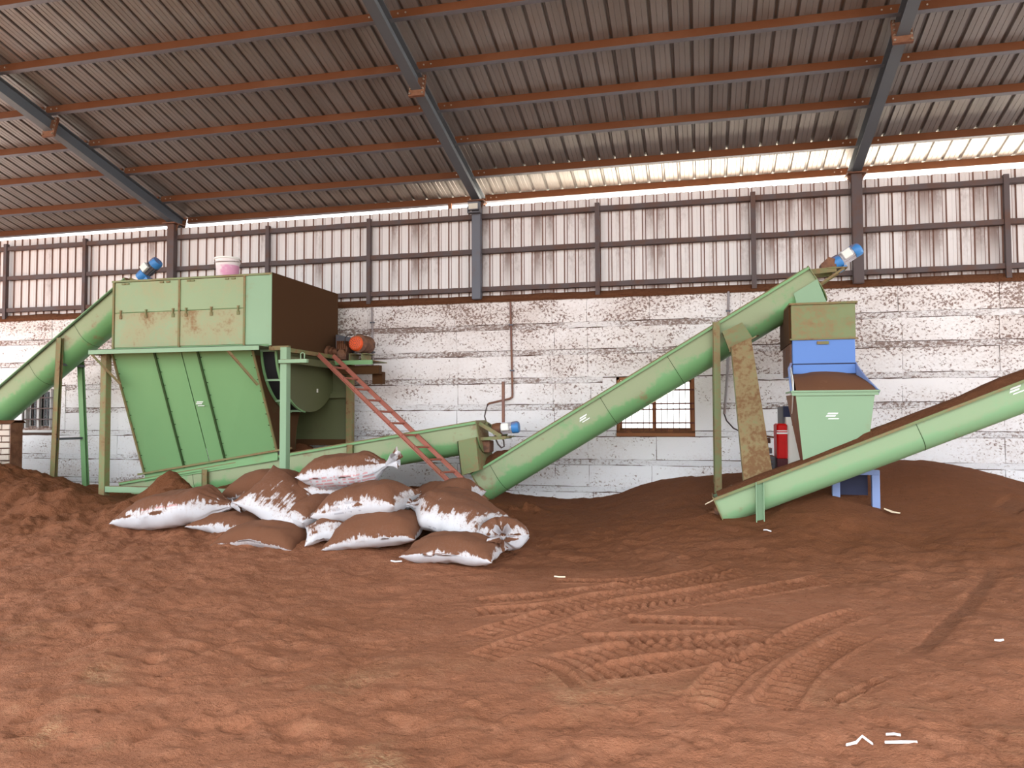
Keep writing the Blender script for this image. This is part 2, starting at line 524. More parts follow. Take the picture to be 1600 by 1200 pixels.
def tag(o, label, cat, group=None):
    o['label'] = label; o['category'] = cat
    if group: o['group'] = group
    return o

# value noise on arrays
def vnoise(x, y, seed=0):
    r = np.random.default_rng(seed)
    T = r.random((256, 256))
    xi = np.floor(x).astype(int); yi = np.floor(y).astype(int)
    fx = x - xi; fy = y - yi
    fx = fx * fx * (3 - 2 * fx); fy = fy * fy * (3 - 2 * fy)
    g = lambda a, b: T[a & 255, b & 255]
    return (g(xi, yi) * (1 - fx) + g(xi + 1, yi) * fx) * (1 - fy) + (g(xi, yi + 1) * (1 - fx) + g(xi + 1, yi + 1) * fx) * fy - 0.5
def fbm(x, y, seed, octv=4, gain=0.5):
    s = 0; a = 1.0; f = 1.0
    for k in range(octv):
        s = s + a * vnoise(x * f + 17.3 * k, y * f + 9.1 * k, seed + k)
        a *= gain; f *= 2.03
    return s
# ------------------------------------------------------------------ long block wall with cladding above
WX0, WX1 = -14.0, 13.0
wall = thing('wall_back', (0, 0, 0), kind='structure')
WIN1 = (2.33, 3.57, 1.30, 2.21)
WIN2 = (-9.47, -8.58, 1.34, 2.19)
core = MB()
def core_box(x0, x1, z0, z1): core.box(x0, x1, 0.022, 0.25, z0, z1)
core_box(WX0, WX1, -0.3, WIN1[2]); core_box(WX0, WX1, WIN1[3], 3.53)
core_box(WX0, WIN2[0], WIN1[2], WIN1[3]); core_box(WIN2[1], WIN1[0], WIN1[2], WIN1[3]); core_box(WIN1[1], WX1, WIN1[2], WIN1[3])
core_box(WIN2[0], WIN2[1], WIN1[2], WIN2[2]); core_box(WIN2[0], WIN2[1], WIN2[3], WIN1[3])
core.build('mortar_core', M['joint'], wall)

ROWS = [3.525, 3.13, 2.685, 2.22, 1.775, 1.333, 0.872, 0.43, -0.01]
JX = [-14.0, -12.6, -11.4, -10.2, -8.75, -7.2, -5.6, -4.0, -2.04, -0.38, 1.28, 1.9, 2.92, 4.3, 5.35, 6.6, 7.95, 9.3, 10.8, 13.0]
def rough_block(x0, x1, z0, z1, seed):
    """front of a block: a grid with a ragged outline, then sides going back into the wall"""
    r = random.Random(seed)
    nx = max(3, int((x1 - x0) / 0.16)); nz = 3
    y0 = r.uniform(-0.008, 0.004)
    rows = []
    for j in range(nz + 1):
        row = []
        for i in range(nx + 1):
            x = x0 + (x1 - x0) * i / nx; z = z0 + (z1 - z0) * j / nz
            if 0 < i < nx: x += r.uniform(-0.02, 0.02)
            edge = i in (0, nx) or j in (0, nz)
            if edge:
                x += r.uniform(-0.004, 0.004); z += r.uniform(-0.006, 0.005)
            row.append((x, y0 + r.uniform(-0.003, 0.003) + (0.008 if edge else 0), z))
        rows.append(row)
    m = MB(); m.sheet(rows)
    per = [rows[0][i] for i in range(nx + 1)] + [rows[j][nx] for j in range(1, nz + 1)] + \
          [rows[nz][i] for i in range(nx - 1, -1, -1)] + [rows[j][0] for j in range(nz - 1, 0, -1)]
    m.sheet([per, [(x, 0.03, z) for x, y, z in per]], closed=True)
    return m
k = 0
for ri in range(8):
    top = ROWS[ri] - (0.0 if ri == 0 else 0.098)
    bot = ROWS[ri + 1] + 0.003
    holes = []
    if ri in (3, 4): holes = [(WIN2[0] - 0.14, WIN2[1] + 0.14), (WIN1[0] - 0.22, WIN1[1] + 0.30)]
    jr = [a + (random.uniform(-0.05, 0.05) if WX0 < a < WX1 else 0) for a in JX]
    for a, b in zip(jr[:-1], jr[1:]):
        x0 = a + 0.003; x1 = b - 0.003
        segs = [(x0, x1)]
        for h0, h1 in holes:
            ns = []
            for s0, s1 in segs:
                if s1 <= h0 or s0 >= h1: ns.append((s0, s1)); continue
                if s0 < h0 - 0.1: ns.append((s0, h0))
                if s1 > h1 + 0.1: ns.append((h1, s1))
            segs = ns
        for s0, s1 in segs:
            k += 1
            rough_block(s0, s1, bot, top, k).build('block', M['block'], wall, smooth=50, normals_fix=False)
    if ri > 0:
        zt = ROWS[ri] - 0.004; zb = ROWS[ri] - 0.092
        spans = [(WX0, WX1)]
        if ri == 5: spans = [(WX0, WIN2[0]), (WIN2[1], WIN1[0]), (WIN1[1], WX1)]
        if ri in (3, 4): spans = [(WX0, WIN2[0] - 0.14), (WIN2[1] + 0.14, WIN1[0] - 0.22), (WIN1[1] + 0.30, WX1)]
        for s0, s1 in spans:
            n = max(2, int((s1 - s0) / 0.12)); t = []; bb = []; tb = []; bk = []
            for i in range(n + 1):
                x = s0 + (s1 - s0) * i / n
                w1 = 0.012 * vnoise(np.array([x * 2.3]), np.array([ri * 3.1]), 5)[0] * 2; w2 = random.uniform(-0.006, 0.006)
                yy = 0.006 + random.uniform(-0.004, 0.004)
                tb.append((x, 0.03, zt + w1)); t.append((x, yy, zt + w1)); bb.append((x, yy, zb + w1 + w2)); bk.append((x, 0.03, zb + w1 + w2))
            MB().sheet([bk, bb, t, tb]).build('mortar_band', M['band'], wall, smooth=50, normals_fix=False)
for (x0, x1, z0, z1), (l, r_) in ((WIN1, (0.22, 0.30)), (WIN2, (0.14, 0.14))):
    pl = MB()
    for a, b in ((x0 - l, x0), (x1, x1 + r_)):
        pl.box(a, b, -0.004, 0.03, 1.343, 2.20)
    pl.build('plaster_surround', M['block'], wall, smooth=0)

# ledge on top of the blocks, buried under settled dust
rows = [[], [], [], [], []]
n = 300
for i in range(n + 1):
    x = WX0 + (WX1 - WX0) * i / n
    a = vnoise(np.array([x * 1.1]), np.array([0.5]), 11)[0]; b = vnoise(np.array([x * 5.0]), np.array([0.5]), 12)[0]
    h = 3.625 + 0.035 * a + 0.018 * b
    rows[0].append((x, 0.24, 3.53)); rows[1].append((x, 0.05, h + 0.02)); rows[2].append((x, -0.015, h)); rows[3].append((x, -0.060, 3.555 + 0.01 * a)); rows[4].append((x, -0.03, 3.515 + 0.012 * b))
MB().sheet(rows).build('dust_ledge', M['peat_dark'], wall, smooth=60, normals_fix=False)

# corrugated cladding sheets
PITCH = 0.185
def clad_sheet(x0, n, z0, z1):
    m = MB(); pts = []; mats = []
    for i in range(n):
        a = x0 + i * PITCH
        pts += [(a, 0.055), (a + 0.068, 0.055), (a + 0.072, 0.051), (a + 0.076, 0.055), (a + 0.118, 0.055), (a + 0.134, 0.079), (a + 0.168, 0.079)]
        q_ = 2 if random.random() < (0.22 if a < -2.5 else 0.5) else 0
        mats += [q_, q_, q_, q_, 1, 0, 1]
    pts.append((x0 + n * PITCH, 0.055))
    v = [(x, y, z0) for x, y in pts] + [(x, y, z1 + random.uniform(-0.006, 0.006)) for x, y in pts]
    m.v = v; k = len(pts)
    for i in range(k - 1):
        m.f.append((i, i + 1, k + i + 1, k + i)); m.mi.append(mats[i])
    return m
x = WX0
while x < WX1:
    clad_sheet(x, 6, 3.53, 5.19).build('cladding_sheet', [M['clad'], M['clad_rib'], M['clad_dusty']], wall, smooth=0, normals_fix=False)
    x += 6 * PITCH

POSTS = [-11.9, -9.9, -8.0, -6.0, -4.0, -2.0, 0.0, 2.05, 4.5, 6.0, 8.03, 10.0, 12.0]
for px in POSTS:
    m = MB()
    if px in (-6.0, 0.0, 6.0):
        m.box(px - 0.075, px + 0.075, -0.14, -0.02, 3.56, 5.24)
        c = m.build('column', M['steel'] if px == 0.0 else M['girt'], wall, smooth=0, bevel=0.006)
        g = MB()
        g.box(px - 0.14, px + 0.14, -0.20, 0.10, 5.225, 5.245)
        g.prism([(px - 0.13, -0.08, 5.225), (px - 0.075, -0.08, 5.225), (px - 0.075, -0.08, 5.10)], (0, 0.02, 0))
        g.prism([(px + 0.13, -0.08, 5.225), (px + 0.075, -0.08, 5.10), (px + 0.075, -0.08, 5.225)], (0, 0.02, 0))
        g.build('cap_plate', M['gusset'], c, smooth=0)
    else:
        m.box(px - 0.036, px + 0.036, -0.075, 0.0, 3.56, 5.08)
        m.build('post', M['girt'], wall, smooth=0)
for gz in (4.985, 4.385, 3.735):
    xs = [WX0] + POSTS + [WX1]
    for a, b in zip(xs[:-1], xs[1:]):
        if b - a < 0.2: continue
        m = MB()
        n = 10; T = []; F = []; Bk = []; Bt = []
        for i in range(n + 1):
            x = a + 0.037 + (b - a - 0.074) * i / n
            T.append((x, -0.052, gz + 0.036 + random.uniform(0, 0.010))); Bk.append((x, 0.05, gz + 0.052 + random.uniform(0, 0.012)))
            F.append((x, -0.055, gz - 0.036)); Bt.append((x, 0.05, gz - 0.036))
        m.sheet([Bt, F, T, Bk])
        m.build('girt', M['girt'], wall, smooth=0, normals_fix=False)

# ------------------------------------------------------------------ windows
def window(name, R, frame_m, bar_m, mullions, pale):
    x0, x1, z0, z1 = R
    w = thing(name, ((x0 + x1) / 2, 0.1, z0), kind='structure')
    m = MB()
    d0, d1 = 0.045, 0.20
    m.box(x0, x1, d0, d1, z0, z0 + 0.045); m.box(x0, x1, d0, d1, z1 - 0.05, z1)
    m.box(x0, x0 + 0.05, d0, d1, z0, z1); m.box(x1 - 0.05, x1, d0, d1, z0, z1)
    m.build('window_frame', frame_m, w, smooth=0, bevel=0.006)
    # sloping sill thick with dust
    s = MB()
    s.prism([(x0, -0.02, z0 - 0.05), (x0, -0.02, z0 + 0.0), (x0, 0.12, z0 + 0.075), (x0, 0.12, z0 - 0.05)], (x1 - x0, 0, 0))
    s.build('window_sill', M['wood'] if not pale else frame_m, w, smooth=0)
    for mx in mullions:
        mm = MB(); mm.box(mx - 0.028, mx + 0.028, 0.08, 0.15, z0 + 0.04, z1 - 0.04)
        mm.build('mullion', frame_m, w, smooth=0)
    edges = [x0 + 0.05] + list(mullions) + [x1 - 0.05]
    for a, b in zip(edges[:-1], edges[1:]):
        sash = MB()
        sash.box(a, a + 0.03, 0.13, 0.155, z0 + 0.05, z1 - 0.06); sash.box(b - 0.03, b, 0.13, 0.155, z0 + 0.05, z1 - 0.06)
        sash.box(a, b, 0.13, 0.155, z0 + 0.045, z0 + 0.08); sash.box(a, b, 0.13, 0.155, z1 - 0.09, z1 - 0.055)
        so = sash.build('sash', frame_m, w, smooth=0)
        g = MB(); g.box(a + 0.02, b - 0.02, 0.141, 0.145, z0 + 0.06, z1 - 0.07)
        g.build('pane', M['glass'], so, smooth=0)
    # welded grille in front of the glass
    for i in range(1, 12 if not pale else 9):
        t = i / (12 if not pale else 9)
        xx = x0 + 0.05 + (x1 - x0 - 0.1) * t
        b = MB(); b.tube((xx, 0.035, z0 + 0.02), (xx, 0.035, z1 - 0.03), 0.0060, n=6)
        b.build('grille_bar', bar_m, w, smooth=0)
    for zz in ([0.18, 0.42, 0.52, 0.76] if not pale else [0.25, 0.5, 0.75]):
        z = z0 + (z1 - z0) * zz
        b = MB(); b.box(x0 + 0.01, x1 - 0.01, 0.024, 0.032, z - 0.012, z + 0.012)
        b.build('grille_rail', bar_m, w, smooth=0)
    return w
g = NT('window_glass')
tr = g.node('ShaderNodeBsdfTransparent'); gl = g.node('ShaderNodeBsdfGlossy'); gl.inputs['Roughness'].default_value = 0.05
tr.inputs['Color'].default_value = (0.86, 0.88, 0.86, 1)
fr = g.node('ShaderNodeFresnel'); fr.inputs['IOR'].default_value = 1.45
mx = g.node('ShaderNodeMixShader')
g.link(fr.outputs[0], mx.inputs[0]); g.link(tr.outputs[0], mx.inputs[1]); g.link(gl.outputs[0], mx.inputs[2]); g.link(mx.outputs[0], g.out.inputs['Surface'])
M['glass'] = g.m
window('window_1', WIN1, M['wood'], M['bar'], [2.93], False)
window('window_2', WIN2, M['white_frame'], M['girt'], [-9.17, -8.86], True)

# ------------------------------------------------------------------ roof
SL = 0.258
def zr(y): return 5.55 - SL * y
roof = thing('ceiling', (0, 0, 5.5), kind='structure')
ROOF_Y0, ROOF_Y1 = 0.40, -13.2
RP = 0.245
def roof_sheet(x0, n):
    m = MB(); pts = []; mats = []
    for i in range(n):
        a = x0 + i * RP
        pts += [(a, 0.0), (a + 0.055, 0.0), (a + 0.060, 0.005), (a + 0.065, 0.0), (a + 0.125, 0.0), (a + 0.130, 0.005), (a + 0.135, 0.0), (a + 0.190, 0.0), (a + 0.205, 0.030), (a + 0.230, 0.030)]
        mats += [0, 0, 0, 0, 0, 0, 0, 1, 1, 1]
    pts.append((x0 + n * RP, 0.0))
    v = [(x, ROOF_Y0, zr(ROOF_Y0) + d) for x, d in pts] + [(x, ROOF_Y1, zr(ROOF_Y1) + d) for x, d in pts]
    m.v = v; k = len(pts)
    for i in range(k - 1):
        m.f.append((i, i + 1, k + i + 1, k + i)); m.mi.append(mats[i])
    return m
x = -14.0
while x < 13.5:
    roof_sheet(x, 4).build('roof_sheet', [M['roof'], M['roof_rib']], roof, smooth=0, normals_fix=False)
    x += 4 * RP
UPR = Vector((0, SL, 1)).normalized()
PUR = [0.32, -0.45, -1.38, -2.18, -3.03, -3.93, -4.95, -5.9, -6.85, -7.8, -8.75, -9.7, -10.65, -11.6, -12.6]
BAYS = [(-14.0, -12.0), (-12.0, -6.0), (-6.0, 0.0), (0.0, 6.0), (6.0, 12.0), (12.0, 13.5)]
for py in PUR:
    for a, b in BAYS:
        m = MB()
        zc = zr(py) - 0.062
        p0 = Vector((a + 0.03, py, zc)); p1 = Vector((b - 0.03, py, zc))
        m.mat(0).beam(p0, p1, 0.008, 0.116, UPR)
        s = Vector((0, 1, -SL)).normalized() * 0.028
        m.mat(1).beam(p0 - UPR * 0.058 + s, p1 - UPR * 0.058 + s, 0.062, 0.010, UPR)
        m.mat(0).beam(p0 + UPR * 0.058 + s, p1 + UPR * 0.058 + s, 0.062, 0.006, UPR)
        po = m.build('purlin', [M['oxide'], M['flange_highlight']], roof, smooth=0)
        if -5.5 < py and a > -13 and b < 12.5:
            bo = MB()
            for xx in (a + 0.14, a + 0.24, b - 0.14, b - 0.24):
                bo.tube((xx, py - 0.004, zc), (xx, py - 0.018, zc), 0.011, n=6)
            bo.build('bolts', M['bolt'], po, smooth=0, kind='stuff')
def rz(y): return 5.23 - SL * y + 0.10       # middle of the rafter
for rx in (-12.0, -6.0, 0.0, 6.0, 12.0):
    m = MB()
    p0 = Vector((rx, 0.18, rz(0.18))); p1 = Vector((rx, -13.0, rz(-13.0)))
    m.beam(p0, p1, 0.012, 0.19, UPR)
    for sg in (-1, 1):
        m.beam(p0 + UPR * 0.096 * sg, p1 + UPR * 0.096 * sg, 0.14, 0.010, UPR)
    ra = m.build('rafter', M['rafter'], roof, smooth=0)
    for sy in (-2.9, -8.6):
        g = MB()
        d = Vector((0, -1, SL)).normalized()
        c = Vector((rx, sy, rz(sy)))
        for o in (-0.011, 0.011):
            g.beam(c + d * (o - 0.009) - UPR * 0.03, c + d * (o + 0.009) - UPR * 0.03, 0.22, 0.32, UPR)
        gg = g.build('splice_plate', M['gusset'], ra, smooth=0)
    bo = MB()
    c = Vector((rx, -2.9, rz(-2.9)))
    for sx in (-0.09, 0.09):
        for up_ in (-0.16, -0.09, -0.02, 0.05, 0.10):
            q = c + Vector((sx, 0, 0)) + UPR * up_
            bo.tube(q + d * 0.02, q + d * 0.04, 0.013, n=6)
    bo.build('splice_bolts', M['bolt'], ra, smooth=0, kind='stuff')
    # end of the rafter: oxide plate over the column head
    e = MB(); c = Vector((rx, 0.19, rz(0.19)))
    e.beam(c - d * 0.0, c - d * 0.012, 0.16, 0.24, UPR)
    e.build('end_plate', M['oxide'], ra, smooth=0)

# short prop and rod between eave purlin and wall top
pp = MB(); pp.box(-0.64, -0.58, 0.28, 0.34, 5.10, 5.36)
pp.build('eave_prop', M['oxide'], roof, smooth=0)

# ------------------------------------------------------------------ outside: pale yard behind the wall, neighbour's shed
yd = MB(); yd.add([(-60, 0.26, -0.25), (70, 0.26, -0.25), (70, 80, -0.25), (-60, 80, -0.25)], [(0, 1, 2, 3)])
yd.build('ground', plain('pale_dry_ground', (0.74, 0.68, 0.60, 1), 0.95), None, smooth=0, kind='structure')
fy = MB(); fy.add([(-60, -80, -0.12), (70, -80, -0.12), (70, -9.9, -0.12), (-60, -9.9, -0.12)], [(0, 1, 2, 3)])
fy.build('ground', plain('brown_yard', (0.065, 0.042, 0.03, 1), 0.95), None, smooth=0, kind='structure')
sd = thing('neighbour_shed', (-8, 3, -0.25), 'dark corrugated roof of the shed leaning against the back of the long wall', 'shed')
m = MB()
pts = []
xx = -15.0
while xx < -0.75:
    pts += [(xx, 0.0), (xx + 0.12, 0.0), (xx + 0.15, 0.04), (xx + 0.19, 0.04), (xx + 0.22, 0.0)]
    xx += 0.24
v = [(a, 0.12, 5.165 + d) for a, d in pts] + [(a, 7.0, 4.75 + d) for a, d in pts]
k = len(pts); m.v = v
for i in range(k - 1):
    m.f.append((i, i + 1, k + i + 1, k + i)); m.mi.append(0)
m.build('shed_roof', M['dark_roof'], sd, smooth=0, normals_fix=False)
m = MB(); m.box(-15, -0.8, 6.8, 7.0, -0.25, 4.75); m.box(-0.95, -0.8, 0.26, 6.8, -0.25, 4.75); m.box(-15.2, -15.0, 0.26, 7.0, -0.25, 4.9)
m.build('shed_wall', M['room_dark'], sd, smooth=0)

# ------------------------------------------------------------------ peat floor and heaps (one height field, shared borders)
CP = np.array([
    (-13, 0, .4), (-11, 0, .3), (-9.05, 0, .30), (-7.94, 0, .24), (-6.5, 0, .28), (-5, 0, .36), (-3.4, 0, .5), (-1.5, 0, .34), (.59, 0, .28), (1.45, 0, .24), (2.29, 0, .31), (2.7, 0, .47),
    (3.2, 0, .58), (3.7, 0, .62), (4.6, 0, .75), (5.5, 0, .85), (6.29, 0, .88), (6.9, 0, .88), (7.32, 0, .81), (7.82, 0, .68), (8.14, 0, .58), (9.5, 0, .40), (13, 0, .3),
    (-13, -3, .9), (-10, -2.5, 1.1), (-8.4, -2.75, 1.06), (-7.6, -2.8, .98), (-6.93, -2.8, .84), (-6.2, -2.8, .58), (-7, -1.5, .42), (-9, -1.2, .45), (-5.27, -2.35, .33), (-4.45, -3.1, .30), (-4.5, -2.5, .34), (-3.3, -2.5, .36), (-4.95, -3.3, .46), (-5.29, -4.0, .32), (-7, -4, .42), (-9, -4, .5),
    (-3.75, -2.9, .56), (-2.6, -2.8, .46), (-3.4, -2.2, .45), (-1.2, -2.9, .44), (-.38, -2.2, .46), (.6, -2.2, .37), (1.53, -2, .25), (1.0, -3, .27), (.5, -4, .21), (-1, -4, .22), (-2, -4.2, .17), (-2.9, -4.3, .17), (-3.6, -4.2, .22),
    (.3, -4.9, .07), (1.2, -4.9, .05), (1.6, -4.4, .08), (2.2, -3.5, .13), (2.89, -2.5, .32), (3.69, -3.0, .38), (4.3, -3.05, .33), (4.76, -3.15, .44), (5.2, -2.4, .60), (5.75, -2.3, .46), (5.05, -3.4, .29), (6.4, -2, .58), (6.9, -2.5, .45), (8, -2.5, .36), (10, -3, .3), (13, -3, .25),
    (2.3, -1.2, .26), (3.2, -1.2, .50), (4.2, -1.5, .58), (5.6, -1.2, .84), (6.6, -1.0, .86), (-1, -5.2, .05), (-2.2, -5.6, .05), (-3.5, -5.9, .06), (-5, -5.4, .13), (-7, -5.6, .15), (-9, -5.6, .2),
    (5, -4.4, .06), (7, -4.4, .08), (3, -4.2, .07), (9, -5, .06), (13, -6, .05), (-13, -6, .15),
    (-3, -7, 0), (0, -6.3, 0), (3, -6.3, 0), (6, -6.5, 0), (-7, -7.5, .02), (-12, -8.5, 0), (-4, -8.5, 0), (0, -8.5, 0), (4, -8.5, 0), (8, -8.5, 0), (13, -8.5, 0), (-12, -11, 0), (-4, -11, 0), (4, -11, 0), (13, -11, 0)])
def tps(r2):
    return 0.5 * r2 * np.log(r2 + 1e-9)
def solve_rbf(C):
    n = len(C)
    d = (C[:, None, :2] - C[None, :, :2]); K = tps((d ** 2).sum(-1)) + np.eye(n) * 0.02
    P = np.hstack([np.ones((n, 1)), C[:, :2]])
    A = np.block([[K, P], [P.T, np.zeros((3, 3))]])
    return np.linalg.solve(A, np.concatenate([C[:, 2], np.zeros(3)]))
W = solve_rbf(CP)
def base_h(x, y):
    out = np.full_like(x, W[-3]) + W[-2] * x + W[-1] * y
    for w, (cx, cy, _) in zip(W[:-3], CP):
        out += w * tps((x - cx) ** 2 + (y - cy) ** 2)
    return out
BUMPS = [(-2.85, -0.75, 0.72, 0.42, 0.38), (-3.75, -2.95, 0.20, 0.42, 0.30), (-4.95, -3.4, 0.05, 0.35, 0.25)]
XS = np.concatenate([np.arange(-13, -5.5, 0.05), np.arange(-5.5, 1.4, 0.028), np.arange(1.4, 5.3, 0.012), np.arange(5.3, 9.0, 0.028), np.arange(9.0, 13.01, 0.06)])
YS = np.concatenate([np.arange(-10.2, -9.4, 0.06), np.arange(-9.4, -8.3, 0.026), np.arange(-8.3, -4.4, 0.016), np.arange(-4.4, 0.0, 0.032), [0.02]])
GX, GY = np.meshgrid(XS, YS)
HB = base_h(GX, GY)
for bx, by, ba, sx, sy in BUMPS:
    HB += ba * np.exp(-((GX - bx) / sx) ** 2 - ((GY - by) / sy) ** 2)
HB = np.maximum(HB, -0.02)
left = 1 / (1 + np.exp((GX + 0.4) * 2.2))                    # lumpier on the left
front = np.clip((-GY - 4.2) / 2.0, 0, 1)
HN = fbm(GX * 0.9, GY * 0.9, 21, 3) * 0.05
HN += fbm(GX * 3.2, GY * 3.2, 31, 4) * (0.024 + 0.13 * left * np.clip((HB - 0.02) / 0.3, 0.22, 1))
HN += fbm(GX * 9, GY * 9, 41, 3) * (0.011 + 0.045 * left * np.clip((HB + 0.05) / 0.3, 0.25, 1))
HN += np.abs(fbm(GX * 2.2 - GY * 1.2, GY * 2.6, 51, 3)) * (-0.050) * (1 - left)   # shovelled ridges on the right
calm = np.exp(-((GX - 6.0) / 2.6) ** 2 - ((GY + 1.5) / 1.6) ** 2)                  # the right heap is smooth
HN *= (1 - 0.75 * calm)
ripple = np.clip((GY + 4.9) / 0.7, 0, 1) * np.clip((-2.6 - GY) / 0.6, 0, 1) * np.clip((GX - 1.2) / 0.8, 0, 1) * (1 - calm)
HN += ripple * (np.abs(fbm(GX * 2.6 + GY, GY * 5.2, 57, 3)) * -0.075 + fbm(GX * 7, GY * 9, 58, 2) * 0.014)
trod = np.clip(1.35 * np.exp(-((GX - 3.3) / 1.7) ** 4 - ((GY + 6.3) / 1.75) ** 4), 0, 1)
HN *= (1 - 0.85 * trod)
HN *= 1 - 0.75 * np.exp(-((GX + 4.6) / 0.9) ** 2 - ((GY + 2.6) / 0.8) ** 2)
HN += -0.035 * np.clip(fbm(GX * 5.5, GY * 5.5, 59, 3) - 0.18, 0, 0.4) / 0.4 * np.clip((-GY - 6.0) / 1.5, 0, 1) * (1 - trod)
H = HB + HN + 0.01
H += np.abs(fbm(GX * 1.1 - GY * 0.9, (GX * 0.9 + GY) * 2.4, 55, 3)) * -0.045 * np.clip((-GY - 5.5) / 1.5, 0, 1) * np.clip((2.2 - GX) / 1.5, 0, 1)
# broken crust beside the lowest conveyor
H += 0.05 * np.maximum(0, fbm(GX * 7, GY * 7, 61, 3)) * np.exp(-((GX - 1.25) / 0.35) ** 2 - ((GY + 2.1) / 0.35) ** 2) * 4

DAMP = np.zeros_like(H)
def track(pts, width, lug, depth, slant, berm=0.011, fade=0.3, darken=0.0):
    global H, DAMP
    P = np.array(pts, float)
    # resample smoothly
    t = np.linspace(0, len(P) - 1, 40); i = np.minimum(t.astype(int), len(P) - 2); f = (t - i)[:, None]
    p0 = P[np.maximum(i - 1, 0)]; p1 = P[i]; p2 = P[i + 1]; p3 = P[np.minimum(i + 2, len(P) - 1)]
    Q = 0.5 * ((2 * p1) + (-p0 + p2) * f + (2 * p0 - 5 * p1 + 4 * p2 - p3) * f ** 2 + (-p0 + 3 * p1 - 3 * p2 + p3) * f ** 3)
    lo = Q.min(0) - width * 1.5; hi = Q.max(0) + width * 1.5
    sel = (GX > lo[0]) & (GX < hi[0]) & (GY > lo[1]) & (GY < hi[1])
    gx, gy = GX[sel], GY[sel]
    best = np.full(gx.shape, 9.0); sd_ = np.zeros_like(best); arc = np.zeros_like(best)
    s0 = 0.0
    tot = np.linalg.norm(np.diff(Q, axis=0), axis=1).sum()
    for a, b in zip(Q[:-1], Q[1:]):
        d = b - a; L = np.linalg.norm(d); d = d / L
        u = (gx - a[0]) * d[0] + (gy - a[1]) * d[1]
        w = -(gx - a[0]) * d[1] + (gy - a[1]) * d[0]
        uc = np.clip(u, 0, L)
        dist = np.sqrt((u - uc) ** 2 + w ** 2)
        m_ = dist < best
        best = np.where(m_, dist, best); sd_ = np.where(m_, w, sd_); arc = np.where(m_, s0 + uc, arc)
        s0 += L
    q = best / (width / 2)
    prof = np.clip((1.12 - q) / 0.25, 0, 1); prof = prof * prof * (3 - 2 * prof)
    ends = np.clip(arc / 0.12, 0, 1) * np.clip((tot - arc) / fade, 0, 1)
    ph = (arc + slant * np.abs(sd_)) / lug
    saw = np.abs((ph % 1.0) - 0.5) * 2
    saw = np.clip(saw * 2.4 - 0.9, 0, 1) if lug < 5 else saw * 0 + 0.6
    dd = -depth * (0.28 + 0.85 * saw) * prof + berm * np.exp(-((q - 1.22) / 0.18) ** 2)
    if darken:
        DAMP[sel] = np.maximum(DAMP[sel], darken * np.clip((1.0 - q) / 0.25, 0, 1) * ends)
    h = H[sel]; h = h + dd * ends
    H[sel] = h
TR = dict(width=0.22, lug=0.095, depth=0.036, slant=0.15)
track([(1.75, -6.14), (2.30, -5.82), (2.82, -5.40), (3.95, -4.47)], **TR)
track([(1.82, -6.47), (2.39, -6.20), (2.95, -5.62), (4.14, -4.55)], **TR)
track([(2.05, -7.16), (2.43, -6.50), (3.13, -5.80), (3.96, -5.05)], **TR)
track([(2.22, -7.63), (2.64, -6.80), (3.20, -6.02), (4.87, -4.64)], **TR)
track([(2.79, -7.05), (3.40, -6.85), (3.89, -6.63)], **TR)
track([(2.75, -7.60), (3.24, -7.18), (4.24, -6.55)], width=0.28, lug=0.100, depth=0.038, slant=0.2)
track([(2.91, -7.80), (3.41, -7.46), (4.05, -6.95)], width=0.28, lug=0.100, depth=0.038, slant=0.2)
track([(3.04, -6.47), (4.09, -6.25)], **TR)
track([(3.63, -8.21), (3.83, -7.53), (4.21, -6.79), (4.55, -6.20), (5.00, -5.62)], **TR)
track([(4.00, -8.11), (4.30, -7.27), (4.81, -6.34)], **TR)
track([(2.25, -5.24), (2.9, -5.1), (3.2, -4.9)], width=0.13, lug=0.08, depth=0.035, slant=0.2)
track([(6.40, -4.16), (5.54, -5.90), (5.00, -6.91)], width=0.13, lug=9, depth=0.012, slant=0, berm=0.0, darken=0.55)
track([(7.48, -1.85), (7.02, -2.50)], width=0.26, lug=9, depth=0.04, slant=0, berm=0.0, darken=0.6)
track([(4.3, -8.0), (4.8, -7.3)], width=0.06, lug=0.2, depth=0.03, slant=0)
track([(2.55, -7.55), (2.80, -7.75), (3.0, -8.1)], width=0.10, lug=9, depth=0.03, slant=0)

def ground_z(x, y):
    j = int(np.searchsorted(YS, y)); i = int(np.searchsorted(XS, x))
    return float(H[min(j, len(YS) - 1), min(i, len(XS) - 1)])

ny, nx = H.shape
VV = np.stack([GX, GY, H], -1).reshape(-1, 3)
dzx = np.gradient(H, XS, axis=1); dzy = np.gradient(H, YS, axis=0)
NN = np.stack([-dzx, -dzy, np.ones_like(H)], -1); NN /= np.linalg.norm(NN, axis=-1, keepdims=True); NN = NN.reshape(-1, 3)
jj, ii = np.meshgrid(np.arange(ny - 1), np.arange(nx - 1), indexing='ij')
a = (jj * nx + ii)
quads = np.stack([a, a + 1, a + nx + 1, a + nx], -1).reshape(-1, 4)
cxm = (GX[:-1, :-1] + 0.02).reshape(-1); cym = GY[:-1, :-1].reshape(-1); chm = HB[:-1, :-1].reshape(-1) + 0.03 * vnoise(cxm * 2, cym * 2, 71)
reg = np.zeros(len(quads), int)
reg[(chm > 0.17) & (cxm < -3.0 + 0.4 * vnoise(cym * 2, cym, 72))] = 1
reg[(chm > 0.20) & (cxm > 2.4)] = 2
